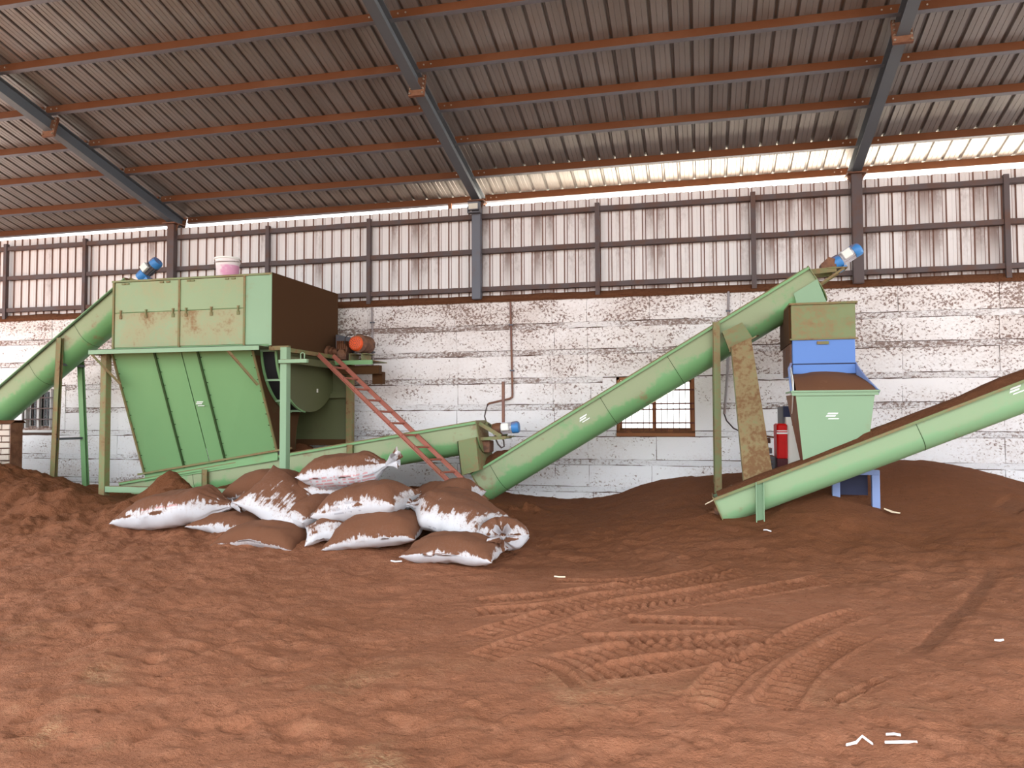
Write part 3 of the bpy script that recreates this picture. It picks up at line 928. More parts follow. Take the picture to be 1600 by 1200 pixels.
def field_mesh(name, q, mat_):
    used = np.unique(q); mp = np.full(len(VV), -1); mp[used] = np.arange(len(used))
    v = VV[used]; q2 = mp[q]
    me = bpy.data.meshes.new(name)
    me.vertices.add(len(v)); me.vertices.foreach_set('co', v.astype(np.float32).reshape(-1))
    me.loops.add(len(q2) * 4); me.loops.foreach_set('vertex_index', q2.reshape(-1).astype(np.int32))
    me.polygons.add(len(q2)); me.polygons.foreach_set('loop_start', np.arange(0, len(q2) * 4, 4, dtype=np.int32))
    me.update(calc_edges=True)
    me.polygons.foreach_set('use_smooth', np.ones(len(q2), bool))
    da = me.attributes.new('darken', 'FLOAT', 'POINT'); da.data.foreach_set('value', DAMP.reshape(-1)[used].astype(np.float32))
    me.normals_split_custom_set_from_vertices(NN[used].astype(np.float32).tolist())
    me.materials.append(mat_)
    o = bpy.data.objects.new(name, me); COL.objects.link(o)
    WORLD[o.name] = Vector((0, 0, 0))
    return o
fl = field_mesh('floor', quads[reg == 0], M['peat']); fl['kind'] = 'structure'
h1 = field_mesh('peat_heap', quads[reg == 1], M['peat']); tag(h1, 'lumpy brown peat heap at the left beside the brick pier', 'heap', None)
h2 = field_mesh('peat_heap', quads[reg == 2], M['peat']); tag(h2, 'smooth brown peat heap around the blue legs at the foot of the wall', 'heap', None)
# ------------------------------------------------------------------ screw conveyors
def U_loop(c, d, n, w, depth, t, seg=14):
    """closed loop of a U section at point c (top centre); side direction is world y"""
    r = w / 2
    out = [(-r, 0.0)]
    for i in range(seg + 1):
        a = pi + pi * i / seg
        out.append((r * cos(a), -(depth - r) + r * sin(a)))
    out.append((r, 0.0))
    ri = r - t
    inn = [(ri, 0.0)]
    for i in range(seg + 1):
        a = 2 * pi - pi * i / seg
        inn.append((ri * cos(a), -(depth - r) + ri * sin(a)))
    inn.append((-ri, 0.0))
    return [c + Vector((0, 1, 0)) * s + n * h for s, h in out + inn]
def U_out(c, d, n, w, depth, grow=0.0, seg=14):
    r = w / 2 + grow
    out = [(-r, grow * 0.5)]
    for i in range(seg + 1):
        a = pi + pi * i / seg
        out.append((r * cos(a), -(depth - w / 2) + r * sin(a)))
    out.append((r, grow * 0.5))
    return [c + Vector((0, 1, 0)) * s + n * h for s, h in out]
def trough(root, p0, p1, w, depth, mat_, cover=None, seams=(), flange_mat=None, plates=(True, True), lip=0.045):
    p0, p1 = Vector(p0), Vector(p1)
    d = (p1 - p0).normalized(); n = Vector((-d.z, 0, d.x))
    L = (p1 - p0).length
    m = MB(); m.sheet([U_loop(p0, d, n, w, depth, 0.008), U_loop(p1, d, n, w, depth, 0.008)], closed=True)
    m.build('trough', mat_, root, smooth=30)
    fm = flange_mat or M['seam']
    for sg in (-1, 1):
        f = MB(); o = Vector((0, sg * (w / 2 + lip / 2 - 0.004), 0))
        f.beam(p0 + o - n * 0.004, p1 + o - n * 0.004, lip, 0.008, n)
        f.beam(p0 + Vector((0, sg * (w / 2 + lip - 0.006), 0)) - n * 0.016, p1 + Vector((0, sg * (w / 2 + lip - 0.006), 0)) - n * 0.016, 0.006, 0.030, n)
        f.build('flange', fm, root, smooth=0)
    if cover:
        c = MB(); c.beam(p0 + n * 0.008, p1 + n * 0.008, w + lip * 1.7, 0.014, n)
        c.build('cover', cover, root, smooth=0)
    for s in seams:
        q = p0 + d * (L * s)
        b = MB(); b.sheet([U_out(q, d, n, w, depth, 0.003), U_out(q + d * 0.007, d, n, w, depth, 0.003)])
        b.build('weld_seam', M['green_dark'], root, smooth=30, normals_fix=False)
    for k_, (p, on) in enumerate(((p0, plates[0]), (p1, plates[1]))):
        if on:
            e = MB(); e.prism(U_out(p, d, n, w, depth, 0.035), d * (0.012 if k_ else -0.012))
            e.build('end_plate', M['green_heavy'], root, smooth=30)
    return d, n, L
def gear_motor(root, pos, axis, s=1.0, gear=None, name='gear_motor', fan=None, bodym=None):
    pos = Vector(pos); a = Vector(axis).normalized()
    side = Vector((0, -1, 0)); side = (side - a * a.dot(side)).normalized()
    upd = a.cross(side); 
    if upd.z < 0: upd = -upd
    g = MB()
    g.lathe([(0.04 * s, -0.10 * s), (0.095 * s, -0.09 * s), (0.105 * s, -0.02 * s), (0.10 * s, 0.05 * s), (0.07 * s, 0.07 * s)], pos, a, 16)
    g.beam(pos - upd * 0.13 * s - a * 0.06 * s, pos - upd * 0.13 * s + a * 0.06 * s, 0.16 * s, 0.05 * s, upd)
    go = g.build(name, gear or M['blue_motor'], root, smooth=40)
    b = MB()
    b.lathe([(0.085 * s, 0.06 * s), (0.085 * s, 0.26 * s)], pos, a, 18)
    for i in range(14):
        t = 2 * pi * i / 14
        r = side * cos(t) + upd * sin(t)
        b.beam(pos + a * 0.075 * s + r * 0.09 * s, pos + a * 0.25 * s + r * 0.09 * s, 0.008 * s, 0.026 * s, r)
    b.build('motor_body', bodym or M['silver'], go, smooth=40)
    f = MB()
    f.lathe([(0.100 * s, 0.255 * s), (0.104 * s, 0.275 * s), (0.104 * s, 0.345 * s), (0.088 * s, 0.372 * s), (0.03 * s, 0.378 * s)], pos, a, 20)
    f.build('fan_cover', fan or M['blue_motor'], go, smooth=40)
    t = MB()
    c = pos + side * 0.115 * s + a * 0.15 * s + upd * 0.02 * s
    t.beam(c - a * 0.065 * s, c + a * 0.065 * s, 0.06 * s, 0.12 * s, upd)
    t.build('terminal_box', M['white'], go, smooth=0, bevel=0.006)
    return go
def maker_mark(root, c, ax, up_, s, n=Vector((0, -1, 0))):
    """three slanted white strokes printed on the sheet metal"""
    c, ax, up_ = Vector(c), Vector(ax).normalized(), Vector(up_).normalized()
    m = MB()
    for k_, (off, h, x0, x1) in enumerate(((0.030, 0.017, -0.042, 0.060), (0.004, 0.017, -0.058, 0.036), (-0.026, 0.012, -0.036, 0.070))):
        q = []
        for x, z in ((x0, -h / 2), (x1, -h / 2), (x1 + h * 0.7, h / 2), (x0 + h * 0.7, h / 2)):
            q.append(c + ax * (x * s) + up_ * ((off + z) * s))
        m.prism(q, n * 0.002)
    m.build('printed_mark', M['mark'], root, smooth=0)

# --- conveyor that climbs out of the frame at the left into the screening machine
ca = thing('screw_conveyor', (-7.0, -1.35, 0.4), 'green screw conveyor on two stilts rising from the brick pier to the big box', 'conveyor', 'green screw conveyors')
d, n, L = trough(ca, (-10.9, -1.35, 0.29), (-5.72, -1.35, 3.915), 0.50, 0.46, M['green_tube'], cover=M['green'], seams=(0.30, 0.62, 0.80), flange_mat=M['green_dark'])
for nm, a, b in (('leg', (-6.98, -1.64, 2.95), (-7.05, -1.66, 0.25)), ('leg', (-7.10, -1.06, 2.62), (-6.95, -1.04, 0.25))):
    m = MB(); m.channel(a, b, 0.09, 0.07, 0.010, (0, 1, 0))
    m.build(nm, M['seam'] if a[1] < -1.3 else M['green'], ca, smooth=0)
for z in (2.50, 1.22):
    m = MB(); m.beam((-7.02, -1.64, z), (-7.03, -1.06, z), 0.05, 0.04); m.build('cross_bar', M['steel'], ca, smooth=0)
m = MB(); m.beam((-5.78, -1.35, 3.55), (-5.1, -1.35, 3.2), 0.36, 0.5); m.build('outlet_spout', M['green'], ca, smooth=0)
gear_motor(ca, (-5.57, -1.35, 4.02), (0.79, 0, 0.62), 0.98, M['blue_motor'], bodym=M['darkgrey'])
m = MB(); m.beam((-5.72, -1.50, 3.93), (-5.45, -1.50, 3.84), 0.03, 0.05); m.beam((-5.72, -1.2, 3.93), (-5.45, -1.2, 3.84), 0.03, 0.05); m.box(-5.66, -5.42, -1.5, -1.2, 3.80, 3.83)
m.build('motor_bracket', M['seam'], ca, smooth=0)

# --- low conveyor under the screening machine
cb = thing('screw_conveyor', (-2.5, -1.5, 0.3), 'green screw conveyor sloping gently up beneath the big screening machine', 'conveyor', 'green screw conveyors')
d, n, L = trough(cb, (-5.62, -1.5, 0.51), (0.47, -1.5, 1.505), 0.50, 0.45, M['green_tube'], cover=M['seam'], seams=(0.22,), flange_mat=M['green'])
for xx in (-1.50, -4.0):
    zt = 0.51 + (xx + 5.62) * 0.1634
    m = MB(); m.channel((xx, -1.79, zt - 0.02), (xx, -1.79, 0.25), 0.09, 0.06, 0.010, (0, 1, 0)); m.build('leg', M['seam'], cb, smooth=0)
m = MB()   # motor bracket: two triangulated arms and a plate
for yy in (-1.68, -1.32):
    m.beam((0.50, yy, 1.48), (0.83, yy, 1.29), 0.02, 0.055); m.beam((0.50, yy, 1.25), (0.90, yy, 1.27), 0.02, 0.045)
m.box(0.72, 0.95, -1.70, -1.30, 1.27, 1.285)
m.build('motor_bracket', M['green_heavy'], cb, smooth=0)
gear_motor(cb, (0.74, -1.5, 1.395), (1, 0, 0.09), 0.86, M['brown_cast'])
m = MB(); m.box(0.775, 0.815, -1.42, -1.38, 1.42, 2.10); m.build('lifting_rod', M['pvc_brown'], cb, smooth=0)
m = MB()   # outlet chute dropping into the long conveyor
m.slab([(0.20, -1.80, 1.22), (0.26, -1.80, 0.72), (0.53, -1.80, 0.80), (0.48, -1.80, 1.28)], 0.012)
m.slab([(0.48, -1.80, 1.28), (0.53, -1.80, 0.80), (0.60, -1.25, 0.84), (0.55, -1.25, 1.28)], 0.012)
m.slab([(0.20, -1.25, 1.22), (0.26, -1.25, 0.72), (0.26, -1.80, 0.72), (0.20, -1.80, 1.22)], 0.012)
m.slab([(0.55, -1.25, 1.28), (0.60, -1.25, 0.80), (0.26, -1.25, 0.72), (0.20, -1.25, 1.22)], 0.012)
m.build('outlet_chute', M['green_heavy'], cb, smooth=0)
m = MB(); m.box(0.50, 0.64, -1.62, -1.38, 1.05, 1.22); m.build('bearing_block', M['brown_cast'], cb, smooth=0, bevel=0.01)
m = MB(); m.path([(0.72, -1.6, 1.27), (0.77, -1.62, 1.17), (0.82, -1.62, 1.12), (0.86, -1.61, 1.14), (0.85, -1.6, 1.22), (0.82, -1.6, 1.30)], 0.012); m.build('cable', M['cable'], cb)

# --- long conveyor up to the blue machine
cc = thing('screw_conveyor', (2.8, -1.35, 0.3), 'long steep green screw conveyor crossing the window up to the blue machine', 'conveyor', 'green screw conveyors')
d, n, L = trough(cc, (0.36, -1.35, 0.735), (5.09, -1.35, 3.57), 0.50, 0.47, M['green_tube'], cover=None, seams=(0.055, 0.40, 0.60), flange_mat=M['green'])
m = MB(); q0 = Vector((0.93, -1.35, 1.078)); q1 = Vector((5.06, -1.35, 3.552)); m.beam(q0 + n * 0.008, q1 + n * 0.008, 0.56, 0.014, n); m.build('cover', M['seam'], cc, smooth=0)
m = MB()   # peat heaped in the open lower end
rows = []
for i in range(15):
    t = i / 14; c = Vector((0.40, -1.35, 0.76)).lerp(Vector((0.95, -1.35, 1.086)), t)
    hgt = 0.12 * sin(pi * min(1, t * 1.0 + 0.06)) ** 0.7 + random.uniform(-0.01, 0.01)
    rows.append([c + Vector((0, -0.235, 0)), c + Vector((0, -0.13, 0)) + n * hgt * 0.8, c + n * hgt, c + Vector((0, 0.13, 0)) + n * hgt * 0.8, c + Vector((0, 0.235, 0))])
m.sheet(rows); m.build('peat_load', M['peat_dark'], cc, smooth=60, normals_fix=False, kind='stuff')
m = MB(); m.channel((3.885, -1.67, 2.86), (3.88, -1.67, 0.30), 0.095, 0.075, 0.010, (0, 1, 0)); m.build('leg', M['caked'] if False else M['green_heavy'], cc, smooth=0)
m = MB(); m.channel((3.885, -1.05, 2.86), (3.88, -1.05, 0.30), 0.095, 0.075, 0.010, (0, 1, 0)); m.build('leg', M['seam'], cc, smooth=0)
# head: motor on a bracket beyond the end plate
e1 = Vector((5.09, -1.35, 3.57))
m = MB()
for yy in (-1.52, -1.18):
    m.beam((5.12, yy, 3.52), (5.46, yy, 3.545), 0.02, 0.07); m.beam((5.22, yy, 3.33), (5.56, yy, 3.555), 0.02, 0.03)
m.box(5.34, 5.60, -1.54, -1.16, 3.555, 3.57)
m.build('motor_bracket', M['seam'], cc, smooth=0)
m = MB(); m.prism([(5.28, -1.44, 3.57), (5.28, -1.44, 3.64), (5.38, -1.44, 3.73), (5.46, -1.44, 3.70), (5.48, -1.44, 3.57)], (0, 0.18, 0)); m.build('coupling_guard', M['gusset'], cc, smooth=0)
gear_motor(cc, (5.50, -1.35, 3.67), (0.80, 0, 0.50), 0.92, M['blue_motor'])
m = MB()   # square outlet under the head
m.slab([(4.90, -1.64, 3.22), (4.97, -1.64, 2.92), (5.36, -1.64, 2.95), (5.20, -1.64, 3.40)], 0.56)
m.build('outlet_box', M['green_pale'], cc, smooth=0)
# side outlet with a spreading lip, then the long square down-pipe
m = MB()
m.slab([(3.96, -1.74, 2.72), (4.06, -1.74, 2.44), (4.36, -1.74, 2.62), (4.22, -1.74, 2.84)], 0.14)
m.slab([(4.05, -1.86, 2.43), (4.10, -1.60, 2.46), (4.45, -1.60, 2.66), (4.40, -1.86, 2.63)], 0.018)
m.build('side_outlet', M['green_heavy'], cc, smooth=0)
m = MB()
T = [(4.065, -2.06, 2.49), (4.315, -2.06, 2.60), (4.315, -1.74, 2.62), (4.065, -1.74, 2.50)]
B = [(4.165, -2.72, 0.74), (4.50, -2.72, 0.87), (4.50, -2.46, 0.87), (4.165, -2.46, 0.74)]
T = [Vector(p) for p in T]; B = [Vector(p) for p in B]
for i in range(4):
    j = (i + 1) % 4
    m.slab([T[i], B[i], B[j], T[j]], 0.008)
m.build('down_pipe', M['green_heavy'], cc, smooth=0)
maker_mark(cc, (2.03, -1.604, 1.535), d, n, 1.15)

# --- right conveyor, open trough full of peat
cd_ = thing('screw_conveyor', (5.4, -2.8, 0.3), 'open green trough conveyor heaped with peat rising out of frame at the right', 'conveyor', 'green screw conveyors')
p0 = Vector((3.80, -2.80, 0.600)); p1 = Vector((8.6, -2.80, 2.585))
d, n, L = trough(cd_, p0, p1, 0.38, 0.37, M['green_tube_pale'], seams=(0.46, 0.74), flange_mat=M['green_heavy'], lip=0.05)
rows = []
for i in range(60):
    t = i / 59; c = p0.lerp(p1, 0.01 + 0.98 * t) - n * 0.005
    hgt = 0.055 + 0.05 * vnoise(np.array([t * 9]), np.array([.3]), 81)[0] + (0.03 if t > 0.34 else 0.0)
    rows.append([c + Vector((0, -0.185, 0)) - n * 0.01, c + Vector((0, -0.12, 0)) + n * hgt * 0.75, c + n * hgt + Vector((0, random.uniform(-.02, .02), 0)), c + Vector((0, 0.12, 0)) + n * hgt * 0.75, c + Vector((0, 0.185, 0)) - n * 0.01])
m = MB(); m.sheet(rows); m.build('peat_load', M['peat_dark'], cd_, smooth=60, normals_fix=False, kind='stuff')
for yy in (-3.03, -2.57):
    for dx in (-0.055, 0.055):
        pass
    m = MB(); m.channel((4.325, yy, 0.80), (4.325, yy, 0.25), 0.06, 0.095, 0.010, (1, 0, 0), 1 if yy < -2.8 else -1); m.build('leg', M['green_pale'], cd_, smooth=0)
m = MB(); m.lathe([(0.07, 0), (0.07, 0.05), (0.035, 0.06), (0.035, 0.12)], p0 - n * 0.19, -d, 14); m.build('bearing', M['brown_cast'], cd_)
maker_mark(cd_, (7.03, -2.995, 1.845), d, n, 1.1)

# ------------------------------------------------------------------ the screening machine
sm = thing('screening_machine', (-3.8, -1.5, 0.4), 'big boxy green screening machine with drum and slanted hopper on a steel frame', 'machine')
X0, X1, Y0, Y1, Z0, Z1 = -5.15, -2.42, -2.5, -0.42, 2.63, 3.70
def flap(x0, x1, z0, z1, m_):
    b = MB(); b.box(x0, x1, Y0 - 0.012, Y0 + 0.004, z0, z1)
    o = b.build('door', m_, sm, smooth=0, bevel=0.003)
    return o
b = MB(); b.box(X0, X1, Y0 + 0.005, Y1, Z0, Z1 - 0.02); b.build('housing', M['green'], sm, smooth=0)
b = MB(); b.box(X1 - 0.002, X1 + 0.012, Y0 - 0.012, Y1 + 0.01, Z0 - 0.02, Z1 + 0.005); b.build('side_panel', M['caked'], sm, smooth=0)
b = MB(); b.box(X0 - 0.02, X1 + 0.0, Y0 - 0.02, Y1 + 0.01, Z1 - 0.022, Z1); b.build('top_panel', M['green_heavy'], sm, smooth=0)
for x0, x1 in ((X0 + 0.03, -3.985), (-3.955, -2.875)):
    for z0, z1, mm in ((3.20, Z1 - 0.035, M['green_patchy']), (2.66, 3.19, M['green_smeared'])):
        o = flap(x0, x1, z0, z1, mm)
        xs_ = [x0 + (x1 - x0) * t for t in (0.10, 0.5, 0.92)]
        if z0 > 3:
            for t in (0.14, 0.20, 0.74, 0.84):
                xx = x0 + (x1 - x0) * t; h = MB(); h.box(xx - 0.03, xx + 0.03, Y0 - 0.030, Y0 - 0.012, z1 - 0.035, z1 - 0.012)
                h.build('hinge', M['seam'], o, smooth=0)
        else:
            for xx in xs_:
                h = MB(); h.box(xx - 0.022, xx + 0.022, Y0 - 0.028, Y0 - 0.012, 3.10, 3.155); h.box(xx - 0.010, xx + 0.010, Y0 - 0.034, Y0 - 0.010, 3.14, 3.23); h.box(xx - 0.020, xx + 0.020, Y0 - 0.026, Y0 - 0.012, 3.215, 3.235)
                h.build('latch', M['seam'], o, smooth=0)
b = MB(); b.box(-2.845, X1 - 0.004, Y0 - 0.010, Y0 + 0.004, 2.65, Z1 - 0.03); b.build('corner_panel', M['green_pale'], sm, smooth=0)
for xx, mm in ((X0 + 0.008, M['seam']), (-3.97, M['seam']), (-2.86, M['seam']), (X1 - 0.005, M['green_pale'])):
    b = MB(); b.box(xx - 0.016, xx + 0.016, Y0 - 0.026, Y0 + 0.01, Z0, Z1); b.build('stile', mm, sm, smooth=0)
b = MB(); b.box(X0 - 0.02, X1 + 0.01, Y0 - 0.03, Y0 + 0.01, Z1 - 0.03, Z1 - 0.002); b.build('top_rail', M['green_heavy'], sm, smooth=0)
# ledge angle around the foot of the box
b = MB(); b.box(-5.36, -2.46, -2.77, -2.76 + 0.006, 2.545, 2.615); b.box(-5.36, -2.46, -2.77, -2.48, 2.607, 2.617)
b.build('ledge', M['green_pale'], sm, smooth=0)
b = MB(); b.box(-5.36, -5.30, -2.75, -0.5, 2.54, 2.61); b.build('ledge', M['seam'], sm, smooth=0)
b = MB(); b.box(-2.46, -2.14, -2.50, -2.44, 2.56, 2.62); b.build('ledge', M['seam'], sm, smooth=0)
for (a, c) in (((-5.33, -2.74, 2.55), (-5.06, -2.44, 2.10)), ((-2.98, -2.74, 2.55), (-2.70, -2.40, 2.06))):
    b = MB(); b.beam(a, c, 0.05, 0.03); b.build('brace', M['seam'], sm, smooth=0)
# frame
for (lx, ly, zt, mm) in ((-5.275, -2.50, 2.60, M['green_heavy']), (-2.19, -2.50, 2.60, M['green_pale']), (-2.08, -0.60, 2.50, M['seam']), (-5.27, -0.60, 2.60, M['seam'])):
    b = MB(); b.beam((lx, ly, zt), (lx, ly, 0.28), 0.105, 0.12, (0, 1, 0)); b.build('leg', mm, sm, smooth=0, bevel=0.006)
b = MB(); b.box(-5.22, -2.25, -2.55, -2.45, 0.44, 0.535); b.build('base_beam', M['green_pale'], sm, smooth=0, bevel=0.006)
b = MB(); b.box(-5.25, -2.08, -0.65, -0.55, 0.44, 0.53); b.build('base_beam', M['green'], sm, smooth=0)
b = MB(); b.box(-5.36, -5.2, -2.6, -2.4, 0.27, 0.285); b.build('foot_plate', M['green_pale'], sm, smooth=0)
# hopper: slanted front of four sheets
TL, TR, BL, BR = Vector((-5.16, -2.50, 2.575)), Vector((-2.72, -2.50, 2.565)), Vector((-5.16, -1.745, 0.655)), Vector((-2.72, -1.80, 1.045))
def fr_pt(u, v):
    return (TL.lerp(TR, u)).lerp(BL.lerp(BR, u), v)
us = [0.0, 0.311, 0.50, 0.62, 1.0]
for u0, u1 in zip(us[:-1], us[1:]):
    b = MB(); g_ = 0.0045 if u0 > 0 else 0
    b.slab([fr_pt(u0 + g_, 0.0), fr_pt(u0 + g_, 0.985), fr_pt(u1 - 0.002, 0.985), fr_pt(u1 - 0.002, 0.0)], 0.012)
    b.build('hopper_sheet', M['green'], sm, smooth=0)
for u in us:
    if u in (0.50,): continue
    b = MB(); o = Vector((0, -0.012, -0.003))
    b.beam(fr_pt(u, 0.0) + o, fr_pt(u, 1.0) + o, 0.030, 0.022, (0, 1, 0.3)); b.build('hopper_rib', M['green_dark'] if 0 < u < 1 else M['seam'], sm, smooth=0)
b = MB()
for u in (0.0, 0.311, 0.62, 1.0):
    for v in np.linspace(0.05, 0.95, 9):
        p = fr_pt(min(0.985, u + 0.014), v); b.tube(p + Vector((0, -0.018, 0)), p, 0.007, n=6)
b.build('bolts', M['green_dark'], sm, smooth=0, kind='stuff')
b = MB(); b.slab([TL + Vector((0, 0.02, 0)), BL + Vector((0, 0.02, 0)), BL + Vector((0, 0.5, 0)), TL + Vector((0, 2.0, 0))], 0.01); b.build('hopper_end', M['green'], sm, smooth=0)
b = MB(); b.beam(BL + Vector((-0.1, -0.03, 0.0)), BR + Vector((0.25, -0.03, 0.06)), 0.05, 0.03); b.build('hopper_lip', M['seam'], sm, smooth=0)
b = MB(); b.slab([BL + Vector((0, -0.005, 0.01)), BL + Vector((0, -0.005, -0.13)), BR + Vector((0, -0.005, -0.13)), BR + Vector((0, -0.005, 0.01))], 0.012); b.build('hopper_skirt', M['green'], sm, smooth=0)
nrm = (BL - TL).cross(TR - TL).normalized()
maker_mark(sm, fr_pt(0.505, 0.455) + Vector((0.09, -0.02, 0)), (1, 0, 0), BL - TL if False else TL - BL, 1.1, Vector((0, -1, -0.3)).normalized())
# end of the hopper under the drum, narrow towards the conveyor
E_ = [(-2.735, -2.46, 2.50)]
for i in range(9):
    t = i / 8; E_.append((-2.735, -2.46 + 0.68 * t ** 0.9, 2.50 - 1.45 * t))
for i in range(9):
    t = i / 8; E_.append((-2.735, -1.24 + 0.85 * t ** 2.1, 1.06 + 1.44 * t))
b = MB(); b.prism(E_, (-0.012, 0, 0)); b.build('hopper_end', M['caked'], sm, smooth=0)
b = MB(); rows = []
for i in range(9):
    t = i / 8; yy = -1.24 + 0.85 * t ** 2.1; zz = 1.06 + 1.44 * t
    rows.append([(-5.15, yy, zz), (-2.73, yy, zz)])
b.sheet(rows); b.build('hopper_back', M['olive'], sm, smooth=30, normals_fix=False)
# drum: half cylinder with mesh windows and a rounded end plate
DC = (-1.30, 2.66); DR = 1.0
def drum_pt(x, a, r=DR): return Vector((x, DC[0] - r * sin(a), DC[1] - r * cos(a)))      # a from 0 (bottom) to 90 (front)
b = MB(); rows = []
for i in range(25):
    a = radians(-88 + 176 * i / 24); rows.append([drum_pt(-5.1, a, 0.985), drum_pt(-2.47, a, 0.985)])
b.sheet(rows); b.build('drum_shell', M['olive'], sm, smooth=40, normals_fix=False)
b = MB(); pl = [drum_pt(-2.44, radians(-90 + 180 * i / 28)) for i in range(29)]
b.prism(pl, (-0.014, 0, 0)); dp = b.build('drum_end_plate', M['olive'], sm, smooth=30)
b = MB(); b.box(-2.437, -2.434, -1.10, -1.05, 1.98, 2.04); b.build('small_sticker', M['white'], dp, smooth=0)
for x in (-2.70, -2.46):
    b = MB(); rows = []
    for i in range(17):
        a = radians(8 + 78 * i / 16)
        rows.append([drum_pt(x - 0.02, a, 0.99), drum_pt(x - 0.02, a, 1.02), drum_pt(x + 0.015, a, 1.02), drum_pt(x + 0.015, a, 0.99)])
    b.sheet(rows, closed=True); b.build('curved_rail', M['green'], sm, smooth=40)
for a0, a1 in ((84, 60), (58, 36), (34, 14)):
    b = MB(); rows = []
    for i in range(7):
        a = radians(a0 + (a1 - a0) * i / 6); rows.append([drum_pt(-2.69, a, 0.998), drum_pt(-2.475, a, 0.998)])
    b.sheet(rows); b.build('mesh_window', M['black'], sm, smooth=40, normals_fix=False)
for a in (85, 59, 35, 13):
    b = MB(); b.beam(drum_pt(-2.71, radians(a), 1.01), drum_pt(-2.45, radians(a), 1.01), 0.03, 0.03); b.build('window_bar', M['green_pale'], sm, smooth=0)
# motor platform at the rear right
b = MB(); b.box(-2.16, -1.50, -1.02, -0.98, 2.43, 2.50); b.build('platform_rail', M['green'], sm, smooth=0)
b = MB(); b.box(-2.42, -1.50, -1.0, -0.40, 2.485, 2.50); b.build('platform_deck', M['seam'], sm, smooth=0)
for z, y0, y1, mm, h in ((2.56, -2.44, -0.6, M['seam'], 0.06), (2.42, -2.44, -0.6, M['olive'], 0.10)):
    b = MB(); b.box(-2.24, -2.15, y0, y1, z - h / 2, z + h / 2); b.build('side_rail', mm, sm, smooth=0)
b = MB(); b.box(-2.14, -1.42, -0.92, -0.80, 2.28, 2.42); b.build('platform_beam', M['caked'], sm, smooth=0)
b = MB(); b.box(-1.60, -1.42, -0.78, -0.66, 2.12, 2.32); b.build('platform_beam', M['caked'], sm, smooth=0)
for x0 in (-1.92, -1.70):
    b = MB(); b.channel((x0 + 0.04, -0.98, 2.56), (x0 + 0.04, -0.62, 2.56), 0.08, 0.11, 0.010, (0, 0, 1)); b.build('motor_stand', M['green_heavy'], sm, smooth=0)
b = MB()
b.lathe([(0.06, 0), (0.145, 0.02), (0.15, 0.10), (0.15, 0.34), (0.12, 0.40)], (-1.74, -1.02, 2.775), (0, 1, 0), 24)
mo = b.build('drive_motor', M['brown_cast'], sm, smooth=40)
b = MB(); b.lathe([(0.03, -0.035), (0.10, -0.03), (0.122, -0.005), (0.128, 0.05)], (-1.78, -1.03, 2.775), (0, 1, 0), 24); b.build('fan_cover', M['orange'], mo, smooth=40)
b = MB()
for i in range(3):
    for t in np.linspace(0, 2 * pi, 7 + 5 * i)[:-1]:
        rr = 0.03 + 0.028 * i; b.box(-1.78 + rr * cos(t) - 0.006, -1.78 + rr * cos(t) + 0.006, -1.067, -1.050, 2.775 + rr * sin(t) - 0.006, 2.775 + rr * sin(t) + 0.006)
b.build('fan_slots', M['gusset'], mo, smooth=0, kind='stuff')
b = MB(); b.box(-2.16, -1.99, -0.95, -0.72, 2.52, 2.70); b.lathe([(0.10, 0), (0.10, 0.2)], (-2.07, -0.95, 2.70), (0, 1, 0), 12)
b.lathe([(0.05, 0), (0.085, 0.01), (0.085, 0.03)], (-2.07, -0.985, 2.62), (0, 1, 0), 6)
gb = b.build('gearbox', M['brown_cast'], sm, smooth=30, bevel=0.01)
b = MB()
for i in range(5):
    b.box(-2.15 + i * 0.035, -2.135 + i * 0.035, -0.97, -0.80, 2.70, 2.83)
b.build('cooling_fin', M['oxide'], gb, smooth=0)
b = MB(); b.tube((-2.16, -0.85, 2.66), (-2.62, -0.85, 2.67), 0.055, n=14); b.tube((-2.33, -0.85, 2.665), (-2.37, -0.85, 2.665), 0.10, n=14); b.tube((-2.26, -0.85, 2.66), (-2.29, -0.85, 2.66), 0.085, n=14)
b.build('drive_shaft', M['gusset'], sm, smooth=40)
b = MB(); b.prism([(-2.35, -0.60, 2.98), (-2.05, -0.60, 2.92), (-1.82, -0.60, 2.93), (-2.10, -0.60, 2.55), (-2.35, -0.60, 2.60)], (0, 0.12, 0)); b.build('belt_guard', M['darkgrey'], sm, smooth=0)
b = MB(); b.path([(-2.0, -0.98, 2.78), (-1.98, -1.0, 2.88), (-1.93, -1.0, 2.92), (-1.85, -1.0, 2.92)], 0.010); b.build('cable', M['cable'], sm)
# short cranked arm on the right front leg
b = MB(); b.beam((-2.24, -2.58, 2.385), (-1.79, -2.58, 2.385), 0.06, 0.055); ar = b.build('short_arm', M['green_pale'], sm, smooth=0, bevel=0.004)
b = MB(); b.path([(-1.90, -2.58, 2.41), (-1.90, -2.58, 2.49), (-1.87, -2.58, 2.51), (-1.84, -2.58, 2.49), (-1.84, -2.58, 2.41)], 0.008); b.build('eye_bolt', M['green_pale'], ar)
# sheet closing the rear
b = MB(); b.box(-5.2, -2.12, -0.53, -0.51, 1.18, 2.42); b.build('rear_panel', M['olive'], sm, smooth=0)
b = MB(); b.box(-3.3, -2.1, -0.62, -0.56, 1.90, 1.98); b.build('rear_rail', M['olive'], sm, smooth=0)
b = MB(); b.box(-5.2, -2.1, -0.62, -0.50, 1.10, 1.20); b.build('rear_rail', M['caked'], sm, smooth=0)
b = MB(); b.beam((-5.1, -2.0, 3.72), (-4.4, -2.0, 3.72), 0.5, 0.03); b.build('top_strip', M['caked'], sm, smooth=0)

